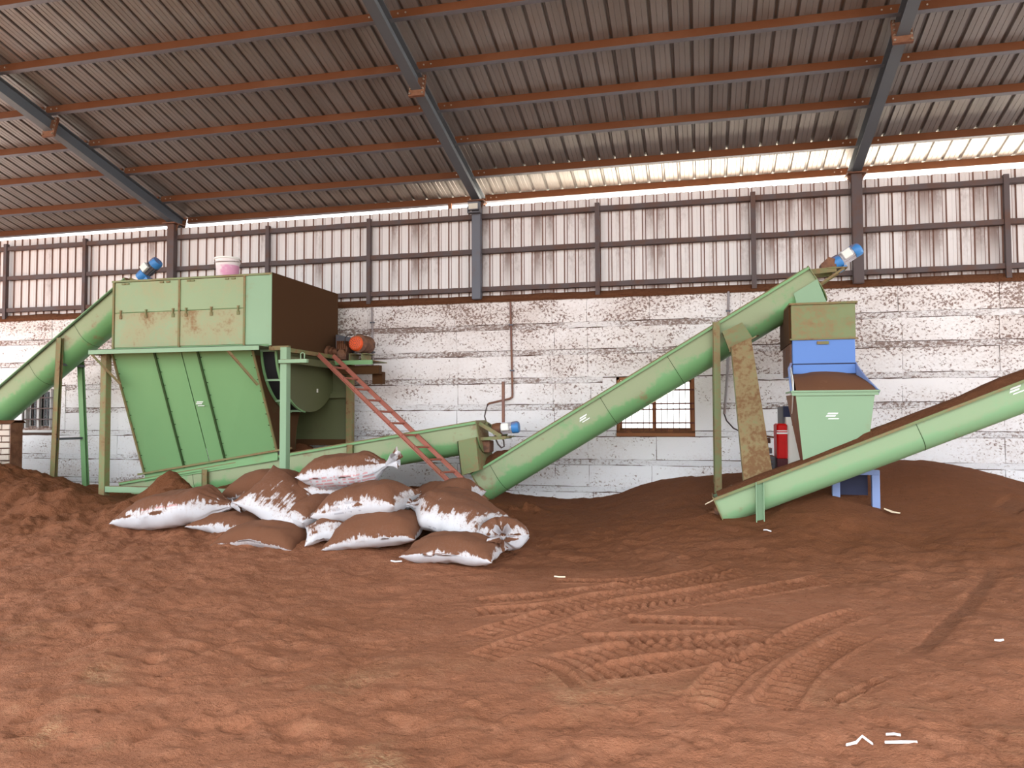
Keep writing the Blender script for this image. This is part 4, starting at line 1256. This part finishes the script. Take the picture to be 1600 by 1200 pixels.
# ------------------------------------------------------------------ white bucket on the box
bu = thing('paint_bucket', (-3.50, -2.0, 3.70), 'white plastic bucket with a pink print standing on top of the green box', 'bucket')
b = MB(); b.lathe([(0.155, 0.0), (0.16, 0.01), (0.178, 0.27), (0.182, 0.285), (0.19, 0.29), (0.19, 0.30), (0.182, 0.305), (0.184, 0.345), (0.192, 0.35), (0.192, 0.36), (0.17, 0.36)], (-3.50, -2.0, 3.702), n=32)
n_ = NT('bucket_plastic')
p_ = n_.sep(n_.pos(obj=True))
ang = n_.math('ADD', n_.noise(6, 3, 0.6, n_.pos(obj=True)), n_.math('MULTIPLY', p_[0], 1.2))
bnd = n_.math('MULTIPLY', n_.step(p_[2], 0.05, 0.07), n_.step(p_[2], 0.25, 0.23))
pk = n_.math('MULTIPLY', bnd, n_.step(ang, 0.42, 0.62, 0.15, 0.9))
M['bucket'] = n_.fin(n_.mix(pk, (0.80, 0.74, 0.72, 1), (0.72, 0.30, 0.48, 1)), 0.45)
b.build('bucket_body', M['bucket'], bu, smooth=30)
b = MB(); b.lathe([(0.05, 0.362), (0.195, 0.365), (0.197, 0.34), (0.193, 0.34)], (-3.50, -2.0, 3.702), n=32); b.build('lid', M['white'], bu, smooth=30)
b = MB(); b.path([(-3.50 + 0.20 * cos(t), -2.0 - 0.20 * abs(sin(t)) * 0.98, 3.702 + 0.31 - 0.03 * sin(t)) for t in np.linspace(0, pi, 15)], 0.005, 6); b.build('handle', M['pvc'], bu)

# ------------------------------------------------------------------ red ladder leaning on the machine
ld = thing('ladder', (0.6, -2.3, 0.4), 'rust-red steel ladder leaning from the peat up to the motor platform', 'ladder')
A0, A1 = Vector((-2.12, -1.66, 2.56)), Vector((0.62, -2.52, 0.42))
B0, B1 = Vector((-2.06, -1.25, 2.56)), Vector((0.72, -2.12, 0.40))
for p, q in ((A0, A1), (B0, B1)):
    b = MB(); b.channel(p, q, 0.03, 0.062, 0.008, (0.6, 0, 0.8), 1 if p is A0 else -1); b.build('rail', M['ladder'], ld, smooth=0)
for i in range(12):
    t = 0.10 + 0.88 * i / 11.0
    b = MB(); b.tube(A0.lerp(A1, t), B0.lerp(B1, t), 0.016, n=8); b.build('rung', M['ladder'], ld, smooth=40)

# ------------------------------------------------------------------ the blue machine with its green hopper
bm_ = thing('bagging_machine', (5.2, -2.0, 0.4), 'blue and green filling machine with peat hopper standing behind the right conveyor', 'machine')
bx = MB(); bx.box(4.80, 5.56, -2.20, -1.00, 2.545, 3.0); bx.build('inlet_box', M['green_heavy'], bm_, smooth=0, bevel=0.004)
b = MB(); b.box(4.78, 5.585, -2.225, -2.195, 2.985, 3.01); b.box(4.775, 4.80, -2.22, -1.0, 2.985, 3.01); b.box(5.56, 5.585, -2.22, -1.0, 2.985, 3.01); b.build('inlet_rim', M['seam'], bm_, smooth=0)
b = MB(); b.box(4.78, 5.585, -2.22, -2.19, 2.535, 2.555); b.build('inlet_rim', M['seam'], bm_, smooth=0)
b = MB(); b.box(4.775, 4.80, -2.15, -1.0, 2.50, 2.99); b.build('inlet_side', M['caked'], bm_, smooth=0)
b = MB(); b.box(4.81, 5.55, -2.20, -1.1, 2.10, 2.54); bb_ = b.build('blue_housing', M['blue'], bm_, smooth=0, bevel=0.004)
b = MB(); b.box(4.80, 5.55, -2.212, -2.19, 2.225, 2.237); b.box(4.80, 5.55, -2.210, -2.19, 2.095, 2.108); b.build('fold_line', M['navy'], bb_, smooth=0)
b = MB(); b.box(5.10, 5.24, -2.215, -2.198, 2.475, 2.515); b.build('latch', M['seam'], bb_, smooth=0)
b = MB(); b.box(4.79, 4.812, -2.1, -1.2, 2.10, 2.54); b.build('inlet_side', M['gusset'], bm_, smooth=0)
# peat sliding from the blue housing into the hopper
rows = []
for i in range(12):
    t = i / 11
    y = -2.18 - 0.71 * t; z = 2.11 - 0.262 * t ** 0.9 + 0.03 * sin(pi * t)
    row = []
    for j in range(14):
        u = j / 13; x = (4.80 - 0.03 * t) + (0.75 + 0.14 * t) * u
        row.append((x, y, z + (1 - t ** 4) * 0.035 * sin(pi * u) + (1 - t ** 4) * 0.03 * vnoise(np.array([u * 6]), np.array([t * 3.1]), 91)[0]))
    rows.append(row)
m = MB(); m.sheet(rows); m.build('peat_slide', M['chute_peat'], bm_, smooth=60, normals_fix=False, kind='stuff')
m = MB(); m.prism([(4.79, -2.17, 2.22), (4.755, -2.75, 2.00), (4.745, -2.82, 1.82), (4.76, -2.5, 1.60), (4.79, -2.17, 1.60)], (-0.012, 0, 0)); m.build('chute_side', M['white'], bm_, smooth=0)
m = MB(); m.path([(4.79, -2.18, 2.24), (4.75, -2.3, 2.17), (4.73, -2.55, 2.06), (4.72, -2.8, 1.87)], 0.014); m.build('chute_edge', M['blue_leg'], bm_)
m = MB(); rows = []
for i in range(9):
    t = i / 8; rows.append([(5.55 + 0.14 * t ** 1.6, -2.18 - 0.6 * t, 2.25 - 0.38 * t), (5.55 + 0.13 * t ** 1.6, -2.18 - 0.6 * t, 2.05 - 0.22 * t), (5.56 + 0.13 * t ** 1.6, -2.18 - 0.6 * t, 2.05 - 0.22 * t), (5.565 + 0.14 * t ** 1.6, -2.18 - 0.6 * t, 2.25 - 0.38 * t)])
m.sheet(rows, closed=True); m.build('chute_side', M['blue_leg'], bm_, smooth=40)
m = MB(); m.box(4.79, 5.57, -2.19, -2.17, 1.45, 2.115); m.build('chute_back', M['caked'], bm_, smooth=0)
# green hopper
F = [Vector(p) for p in ((4.76, -2.88, 1.83), (4.83, -2.88, 1.035), (5.56, -2.88, 1.335), (5.625, -2.88, 1.82))]
m = MB(); m.prism(F, (0, 0.012, 0)); hp = m.build('hopper_front', M['green_pale'], bm_, smooth=0)
m = MB(); m.slab([F[0], F[0] + Vector((-0.04, 0.68, 0)), F[1] + Vector((0, 0.28, 0.0)), F[1]], 0.010); m.build('hopper_side', M['gusset'], bm_, smooth=0)
m = MB(); m.slab([F[3], F[2], F[2] + Vector((0, 0.28, 0)), F[3] + Vector((0.04, 0.68, 0))], 0.010); m.build('hopper_side', M['green'], bm_, smooth=0)
m = MB(); m.box(4.705, 5.675, -2.915, -2.88, 1.855, 1.875); m.box(4.715, 5.665, -2.90, -2.885, 1.815, 1.86); m.box(4.715, 4.74, -2.88, -2.2, 1.855, 1.875); m.box(5.645, 5.68, -2.91, -2.2, 1.855, 1.875)
m.build('hopper_rim', M['green_pale'], bm_, smooth=0)
maker_mark(hp, (5.15, -2.881, 1.57), (1, 0, 0), (0, 0, 1), 1.1)
m = MB(); m.box(4.72, 5.70, -2.14, -1.25, 0.92, 1.56); m.build('body_panel', M['white'], bm_, smooth=0, bevel=0.006)
m = MB(); m.box(4.695, 4.72, -2.0, -1.3, 1.0, 1.7); m.box(4.66, 4.70, -1.95, -1.6, 0.95, 1.45); m.build('side_gear_cover', M['darkgrey'], bm_, smooth=0, bevel=0.005)
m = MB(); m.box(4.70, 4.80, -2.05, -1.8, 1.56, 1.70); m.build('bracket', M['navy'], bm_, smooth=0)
# stand
for (lx, ly, zb) in ((5.71, -2.38, 0.42), (5.26, -2.38, 0.55), (5.66, -1.75, 0.45), (5.26, -1.75, 0.55)):
    m = MB(); m.box(lx - 0.045, lx + 0.045, ly - 0.035, ly + 0.035, zb, 0.90); m.build('leg', M['blue_leg'], bm_, smooth=0, bevel=0.005)
m = MB(); m.box(5.22, 5.755, -2.42, -2.34, 0.855, 0.915); m.build('stand_beam', M['blue_leg'], bm_, smooth=0, bevel=0.005)
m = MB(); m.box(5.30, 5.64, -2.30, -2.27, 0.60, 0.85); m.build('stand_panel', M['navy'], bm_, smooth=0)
m = MB(); m.box(5.64, 5.80, -2.46, -2.30, 0.415, 0.43); m.build('foot_plate', M['blue_leg'], bm_, smooth=0)

# engine with red belt guard
en = thing('diesel_engine', (4.62, -2.05, 0.7), 'small engine with a bright red belt guard beside the square green down-pipe', 'engine')
m = MB(); m.box(4.60, 4.73, -2.20, -1.75, 1.02, 1.475); gd = m.build('belt_guard', M['red'], en, smooth=0, bevel=0.02)
m = MB(); m.box(4.602, 4.728, -2.195, -1.75, 0.72, 1.03); m.build('guard_skirt', M['maroon'], en, smooth=0)
m = MB(); m.box(4.60, 4.732, -2.204, -2.199, 1.345, 1.365); m.box(4.60, 4.732, -2.204, -2.199, 1.38, 1.39); m.build('white_stripe', M['mark'], gd, smooth=0)
m = MB(); m.box(4.40, 4.58, -2.12, -1.85, 0.72, 1.06); m.box(4.41, 4.55, -2.10, -1.9, 1.09, 1.16)
for i in range(5): m.box(4.40, 4.56, -2.13, -1.84, 0.80 + i * 0.05, 0.815 + i * 0.05)
m.build('engine_block', M['darkgrey'], en, smooth=0, bevel=0.01)
m = MB(); m.tube((4.47, -2.0, 1.16), (4.47, -2.0, 1.30), 0.018, n=8); m.path([(4.47, -2.0, 1.29), (4.50, -2.0, 1.31), (4.58, -2.0, 1.295)], 0.012); m.tube((4.51, -2.0, 1.22), (4.51, -2.0, 1.29), 0.03, n=10); m.build('exhaust', M['brown_cast'], en)
m = MB(); m.box(4.36, 4.74, -2.16, -1.8, 0.66, 0.72); m.build('engine_bed', M['darkgrey'], en, smooth=0)

# ------------------------------------------------------------------ brick pier at the left edge
bp = thing('brick_pier', (-8.3, -1.88, 0.2), 'low whitewashed brick pier topped with brown dust at the left edge', 'pier')
PX1 = -7.60
m = MB(); m.box(-9.2, PX1 - 0.012, -1.985, -1.76, 0.1, 1.50); m.build('mortar', M['joint'], bp, smooth=0)
m = MB(); m.box(PX1 - 0.012, PX1, -1.992, -1.76, 0.1, 1.50); m.build('rendered_end', M['gusset'], bp, smooth=0)
rows = [[], [], [], []]
for i in range(24):
    x = -9.22 + (PX1 + 0.04 + 9.22) * i / 23
    rows[0].append((x, -1.72, 1.49)); rows[1].append((x, -1.80, 1.545 + random.uniform(-.008, .008))); rows[2].append((x, -1.95, 1.54 + random.uniform(-.008, .008))); rows[3].append((x, -2.03, 1.49))
m = MB(); m.sheet(rows); m.build('dust_cap', M['peat_dark'], bp, smooth=60, normals_fix=False, kind='stuff')
brick_me = {}
for r_ in range(13):
    z0 = 1.485 - 0.103 * (r_ + 1)
    x = PX1 - 0.012
    header = r_ % 2 == 0
    first = True
    while x > -8.75:
        Lb = (0.118 if header else 0.232)
        if first and not header: Lb = 0.232
        if first and header: Lb = 0.175
        first = False
        x0 = x - Lb
        m = MB()
        j = lambda: random.uniform(-0.005, 0.005)
        fz = -2.0 + random.uniform(-0.006, 0.004)
        a_ = [(x0 + 0.009 + j(), -1.984, z0 + 0.008 + j()), (x - 0.009 + j(), -1.984, z0 + 0.008 + j()), (x - 0.009 + j(), -1.984, z0 + 0.095 + j()), (x0 + 0.009 + j(), -1.984, z0 + 0.095 + j())]
        cxm_, czm_ = (x0 + x) / 2, z0 + 0.051
        f_ = [(p[0] + (cxm_ - p[0]) * 0.06, fz, p[2] + (czm_ - p[2]) * 0.09) for p in a_]
        m.sheet([a_, f_], closed=True); m.add(f_, [(0, 1, 2, 3)])
        m.build('brick', M['brick'], bp, smooth=0)
        x = x0

# ------------------------------------------------------------------ conduits on the wall, lamp on the column
def conduit(label, pts, r, mat_, tail=None):
    t = thing('conduit', pts[0], label, 'conduit')
    m = MB(); m.path(pts, r, 8); m.build('pipe', mat_, t)
    if tail:
        m = MB(); m.path(tail, 0.011, 6); m.build('cable', M['cable'], t)
    m = MB()
    for k_ in (0.25, 0.75):
        p = Vector(pts[0]).lerp(Vector(pts[1]), k_); m.box(p.x - 0.035, p.x + 0.035, p.y - r - 0.004, 0.0, p.z - 0.012, p.z + 0.012)
    m.build('clip', M['steel'], t, smooth=0)
    return t
conduit('thin conduit bending above the low conveyor motor, its cable hanging to the motor', [(0.57, -0.03, 3.50), (0.60, -0.03, 1.96), (0.595, -0.035, 1.90), (0.55, -0.05, 1.87), (0.27, -0.3, 1.79), (0.25, -0.33, 1.77)], 0.018, M['pvc_brown'],
        [(0.25, -0.33, 1.77), (0.27, -0.5, 1.68), (0.36, -0.9, 1.58), (0.47, -1.2, 1.50), (0.60, -1.42, 1.44)])
conduit('straight thin conduit running down the wall beside the orange motor', [(-1.945, -0.03, 3.50), (-1.92, -0.03, 2.45)], 0.018, M['pvc'])
conduit('grey conduit behind the square green down-pipe with a cable curling from its end', [(4.11, -0.03, 3.53), (4.08, -0.03, 2.3), (4.02, -0.03, 1.60)], 0.020, M['pvc'],
        [(4.02, -0.03, 1.60), (4.05, -0.1, 1.50), (4.15, -0.2, 1.38), (4.28, -0.35, 1.32), (4.42, -0.6, 1.28)])
fl_ = thing('floodlight', (0.0, -0.2, 5.05), 'small floodlight with a pale glass face clamped high on the middle column', 'lamp')
m = MB(); m.box(-0.105, 0.085, -0.27, -0.20, 5.05, 5.20); m.build('lamp_body', M['steel'], fl_, smooth=0, bevel=0.012)
m = MB(); m.box(-0.090, 0.070, -0.276, -0.268, 5.065, 5.16); m.build('lamp_glass', plain('frosted_lamp_glass', (0.62, 0.58, 0.48, 1), 0.3), fl_, smooth=0)
m = MB(); m.box(-0.12, -0.108, -0.25, -0.14, 5.03, 5.12); m.box(0.088, 0.10, -0.25, -0.14, 5.03, 5.12); m.box(-0.12, 0.10, -0.25, -0.14, 5.01, 5.03); m.build('lamp_yoke', M['darkgrey'], fl_, smooth=0)
# ------------------------------------------------------------------ sacks
def sstep(a, b, x):
    t = min(1, max(0, (x - a) / (b - a))); return t * t * (3 - 2 * t)
SACK_MAT = {}
def sack(label, loc, L, Wd, Ht, rot, bias=0.1, tied=(0, 0), bend=0.0, seed=1, pr=None, neck_up=0.0, sagy=0.0, lump=0.02, fat=0.0):
    r = random.Random(seed)
    NU, NV = 62, 24
    rows = []
    ph = [r.uniform(0, 6.28) for _ in range(8)]
    for i in range(NU + 1):
        u = -1 + 2 * i / NU
        u = (abs(u) ** 0.86) * (1 if u >= 0 else -1)
        def prof(v, sgn):
            e = abs(u); tie = tied[1] if u > 0 else tied[0]
            if tie:
                s = 1 - (1 - 0.13) * sstep(0.38, 1.0, e) ** 0.9
                t = Ht / 2 * max(0.0, 1 - abs(v) ** 2.2) ** 0.5 * (1 - (1 - 0.16) * sstep(0.5, 1.0, e))
                w = Wd / 2 * s
                fold = 0.030 * sstep(0.25, 0.95, e) * sin(v * 15 + ph[0] + (2 if sgn < 0 else 0)) * (1.0 if e < 0.97 else 0.4)
                t = max(0.0, t + fold * max(0.0, 1 - abs(v) ** 4))
                x = L / 2 * u
            else:
                t = Ht / 2 * max(0.0, 1 - e ** 3.2) ** 0.55 * max(0.0, 1 - abs(v) ** 2.4) ** 0.5
                w = Wd / 2 * (1 - 0.09 * (1 - e ** 2) - 0.02 * sin(3 * u + ph[1]))
                x = L / 2 * u * (1 - 0.10 * (1 - v * v) * e ** 5)
                t += 0.010 * e ** 4 * sin(v * 11 + ph[2]) * max(0, 1 - abs(v) ** 4) * (1 if e < 0.985 else 0)
                t = max(0.002, t)
            t *= 1 + fat * u
            return x, w * v, t
        row = []
        for j in range(NV + 1):
            v = -1 + 2 * j / NV; v = sin(v * pi / 2)
            x, y, t = prof(v, 1); row.append((x, y, t * 1.08))
        for j in range(NV - 1, 0, -1):
            v = -1 + 2 * j / NV; v = sin(v * pi / 2)
            x, y, t = prof(v, -1); row.append((x, y, -t * 0.92))
        rows.append(row)
    A = np.array(rows)
    u_ = A[..., 0] / (L / 2)
    A[..., 2] += -bend * u_ ** 2 - sagy * (A[..., 1] / (Wd / 2)) ** 2
    nn = fbm(A[..., 0] * 3.2 + seed * 7, A[..., 1] * 3.2 + (A[..., 2] > 0) * 5.3, 100 + seed, 3)
    A[..., 2] += lump * 2 * nn * np.clip(1 - np.abs(u_) ** 3, 0, 1)
    A[..., 2] += np.sign(A[..., 2]) * -0.055 * np.abs(fbm(A[..., 0] * 1.6 + seed * 3, A[..., 1] * 5.5 + (A[..., 2] > 0) * 3.1, 120 + seed, 3)) * np.clip(1.05 - np.abs(u_) ** 4, 0, 1)
    A[..., 1] += lump * 1.2 * fbm(A[..., 0] * 4, A[..., 2] * 4 + seed, 140 + seed, 2)
    fine = fbm(A[..., 0] * 14, A[..., 1] * 9 + A[..., 2] * 9, 170 + seed, 2)
    A[..., 2] += 0.012 * fine
    m = MB()
    m.sheet([[tuple(p) for p in row] for row in A], closed=True)
    k = A.shape[1]
    m.f.append(tuple(range(k))); m.mi.append(0)
    m.f.append(tuple(reversed(range(NU * k, (NU + 1) * k)))); m.mi.append(0)
    me = bpy.data.meshes.new('peat_sack'); me.from_pydata(m.v, [], m.f)
    import bmesh
    bm = bmesh.new(); bm.from_mesh(me); bmesh.ops.recalc_face_normals(bm, faces=bm.faces); bm.to_mesh(me); bm.free()
    me.polygons.foreach_set('use_smooth', [True] * len(me.polygons))
    mat_ = sackmat('sack_cloth_%d' % seed, bias, pr=pr)
    me.materials.append(mat_)
    o = bpy.data.objects.new('peat_sack', me); COL.objects.link(o)
    o.location = loc; o.rotation_euler = [radians(a) for a in rot]
    WORLD[o.name] = Vector(loc)
    tag(o, label, 'sack', 'filled sacks in the pile')
    for side, on in ((-1, tied[0]), (1, tied[1])):
        if not on: continue
        q = MB(); rows = []
        for i in range(9):
            t = i / 8
            rad = 0.030 + 0.085 * t ** 1.3 * on
            row = []
            for j in range(36):
                a = 2 * pi * j / 36
                f = 1 + 0.38 * t * sin(a * 5 + ph[3]) + 0.22 * t * sin(a * 9 + ph[4])
                row.append((side * (L / 2 - 0.03 + 0.17 * t * on + 0.035 * t * sin(a * 3 + ph[5])), rad * f * cos(a), -bend + rad * f * sin(a) * 0.9 + neck_up * t))
            rows.append(row)
        q.sheet(rows, closed=True)
        me2 = bpy.data.meshes.new('tied_neck'); me2.from_pydata(q.v, [], q.f)
        me2.polygons.foreach_set('use_smooth', [True] * len(me2.polygons)); me2.materials.append(mat_)
        nk = bpy.data.objects.new('tied_neck', me2); COL.objects.link(nk); nk.parent = o
        WORLD[nk.name] = Vector(loc)
        tw = MB(); tw.lathe([(0.034, -0.012), (0.040, 0), (0.034, 0.012)], (side * (L / 2 - 0.03), 0, -bend), (1, 0, 0), 14)
        me3 = bpy.data.meshes.new('twine'); me3.from_pydata(tw.v, [], tw.f); me3.materials.append(M['cable'])
        t3 = bpy.data.objects.new('twine', me3); COL.objects.link(t3); t3.parent = o
        WORLD[t3.name] = Vector(loc)
    return o
RED = (0.62, 0.16, 0.16, 1); GREY = (0.30, 0.31, 0.36, 1)
sack('long white sack at the left end of the pile with red print', (-2.74, -4.06, 0.43), 1.50, 0.74, 0.48, (0, -9, 0), 0.02, (0, 1), 0.05, 1, (RED, -0.30, 0.25, 0.02, 0.14, 20, 120))
sack('brown dusted sack wedged under the long white sack with a white lower edge', (-1.98, -4.0, 0.27), 1.02, 0.62, 0.30, (6, 4, 4), 0.16, (0, 0), 0.03, 2)
sack('almost wholly brown sack half sunk in peat at the front left of the pile', (-1.32, -4.36, 0.19), 1.10, 0.66, 0.34, (4, 0, -4), 0.75, (0, 0), 0.07, 3)
sack('slumped white sack with a pointed corner hanging down the middle left of the pile', (-1.24, -4.08, 0.53), 1.00, 0.72, 0.34, (42, 33, 6), -0.10, (0, 0), 0.02, 4, fat=0.15)
sack('brown rounded sack at the back left of the pile before the low conveyor', (-1.92, -3.35, 0.65), 1.08, 0.74, 0.46, (0, -6, 4), 0.70, (0, 0), 0.06, 5)
sack('short white sack end tucked beneath the topmost sack at its left', (-1.00, -3.66, 0.66), 0.84, 0.62, 0.40, (0, -4, 24), 0.02, (0, 0), 0.03, 6)
sack('topmost sack of the pile with faint red print and a tied ear', (-0.60, -3.74, 0.90), 1.06, 0.66, 0.44, (8, -5, 2), 0.03, (0, 1), -0.05, 7, (RED, -0.36, 0.40, -0.16, 0.04, 26, 150), 0.08)
sack('big white sack with a folded end lying below the topmost sack', (-0.14, -4.18, 0.585), 1.10, 0.70, 0.46, (6, -9, -6), 0.03, (0, 0), 0.03, 8, (GREY, -0.3, 0.1, -0.05, 0.10, 22, 110))
sack('narrow white sack end squeezed between the slumped sack and the folded one', (-0.82, -4.02, 0.44), 0.80, 0.46, 0.40, (0, -6, 62), -0.05, (0, 0), 0.03, 9)
sack('small crumpled white sack corner poking out low at the front', (-0.50, -4.40, 0.29), 0.56, 0.44, 0.26, (20, -6, 26), -0.25, (0, 0), 0.04, 10, lump=0.035)
sack('wide brown sack low at the front middle with a white right corner', (0.10, -4.42, 0.31), 1.10, 0.70, 0.38, (10, -8, 2), 0.34, (0, 0), 0.06, 11)
sack('white sack with grey print and a bunched neck in the right half of the pile', (0.90, -4.18, 0.46), 1.04, 0.66, 0.42, (16, 14, -6), -0.16, (0.8, 0), 0.02, 12, (GREY, -0.12, 0.30, -0.16, 0.0, 24, 170))
sack('sack at the back right of the pile, its rounded end by the ladder foot', (0.48, -3.25, 0.60), 0.98, 0.54, 0.34, (4, -3, -6), 0.10, (1, 0), 0.02, 13, fat=0.35)
sack('grey white sack lying behind the printed one below the ladder', (0.86, -3.72, 0.48), 1.04, 0.64, 0.38, (8, 14, -8), 0.16, (0.8, 0), 0.04, 14)
sack('flat sack lying alone at the very front of the pile with a white underside', (1.14, -4.80, 0.20), 1.02, 0.58, 0.32, (6, 0, -3), 0.10, (0, 0), 0.04, 15)
sack('sack at the right end of the pile with its gathered white mouth toward the front', (1.54, -4.25, 0.27), 0.80, 0.56, 0.40, (0, -10, -78), 0.0, (0, 1.0), 0.02, 16)

# ------------------------------------------------------------------ litter on the peat
def scrap(label, pts, w, mat_, lift=0.012, cat='scrap'):
    P = [Vector((x, y, (ground_z(x, y) if z is None else z) + lift)) for x, y, z in pts]
    m = MB(); top = []; bot = []
    for i, p in enumerate(P):
        d = (P[min(i + 1, len(P) - 1)] - P[max(i - 1, 0)]); d.z = 0; d.normalize()
        s = Vector((-d.y, d.x, 0)) * (w / 2) * (0.35 if i in (0, len(P) - 1) else 1.0)
        top.append([p - s, p + Vector((0, 0, 0.008)), p + s]); 
    for i in range(len(top)):
        bot.append([q - Vector((0, 0, 0.004)) for q in top[i]])
    rows = [t + list(reversed(b)) for t, b in zip(top, bot)]
    m.sheet(rows, closed=True)
    o = m.build('plastic_scrap', mat_, None, smooth=0)
    return tag(o, label, cat, 'scraps lying on the peat')
scrap('bent white strip of plastic in the near foreground, a narrow upturned V', [(4.33, -8.46, None), (4.38, -8.42, None), (4.42, -8.37, None), (4.455, -8.44, None)], 0.014, M['scrap_white'])
scrap('long thin white strip lying beside the bent one in the foreground', [(4.51, -8.43, None), (4.58, -8.44, None), (4.66, -8.40, None)], 0.014, M['scrap_white'])
scrap('tiny white thread just beyond the two foreground strips', [(4.53, -8.36, None), (4.57, -8.35, None), (4.60, -8.345, None)], 0.007, M['scrap_white'])
scrap('pale stick standing out of the peat behind the low end of the open trough', [(3.83, -2.55, 0.52), (3.93, -2.55, 0.60), (4.02, -2.55, 0.70)], 0.06, M['scrap'])
scrap('pale wedge poking out left of the low end of the open trough', [(3.70, -2.92, 0.50), (3.78, -2.92, 0.545), (3.86, -2.92, 0.60)], 0.05, M['scrap'])
scrap('cream wedge of board at the foot of the blue leg', [(5.78, -2.50, None), (5.86, -2.56, None), (5.93, -2.60, None)], 0.10, M['scrap'], 0.03)
scrap('small white flake on the peat below the trough leg', [(4.33, -3.42, None), (4.37, -3.43, None), (4.41, -3.46, None)], 0.03, M['scrap_white'])
scrap('small pale chip beside the tyre tracks nearest the sacks', [(2.26, -5.12, None), (2.31, -5.13, None), (2.37, -5.12, None)], 0.02, M['scrap'])
scrap('single white pebble like chip alone on the right side of the floor', [(5.62, -6.50, None), (5.65, -6.50, None), (5.68, -6.49, None)], 0.03, M['scrap_white'])
scrap('white tuft on the peat left of the flat front sack', [(0.50, -4.98, None), (0.56, -4.99, None), (0.62, -4.97, None)], 0.04, M['scrap_white'])
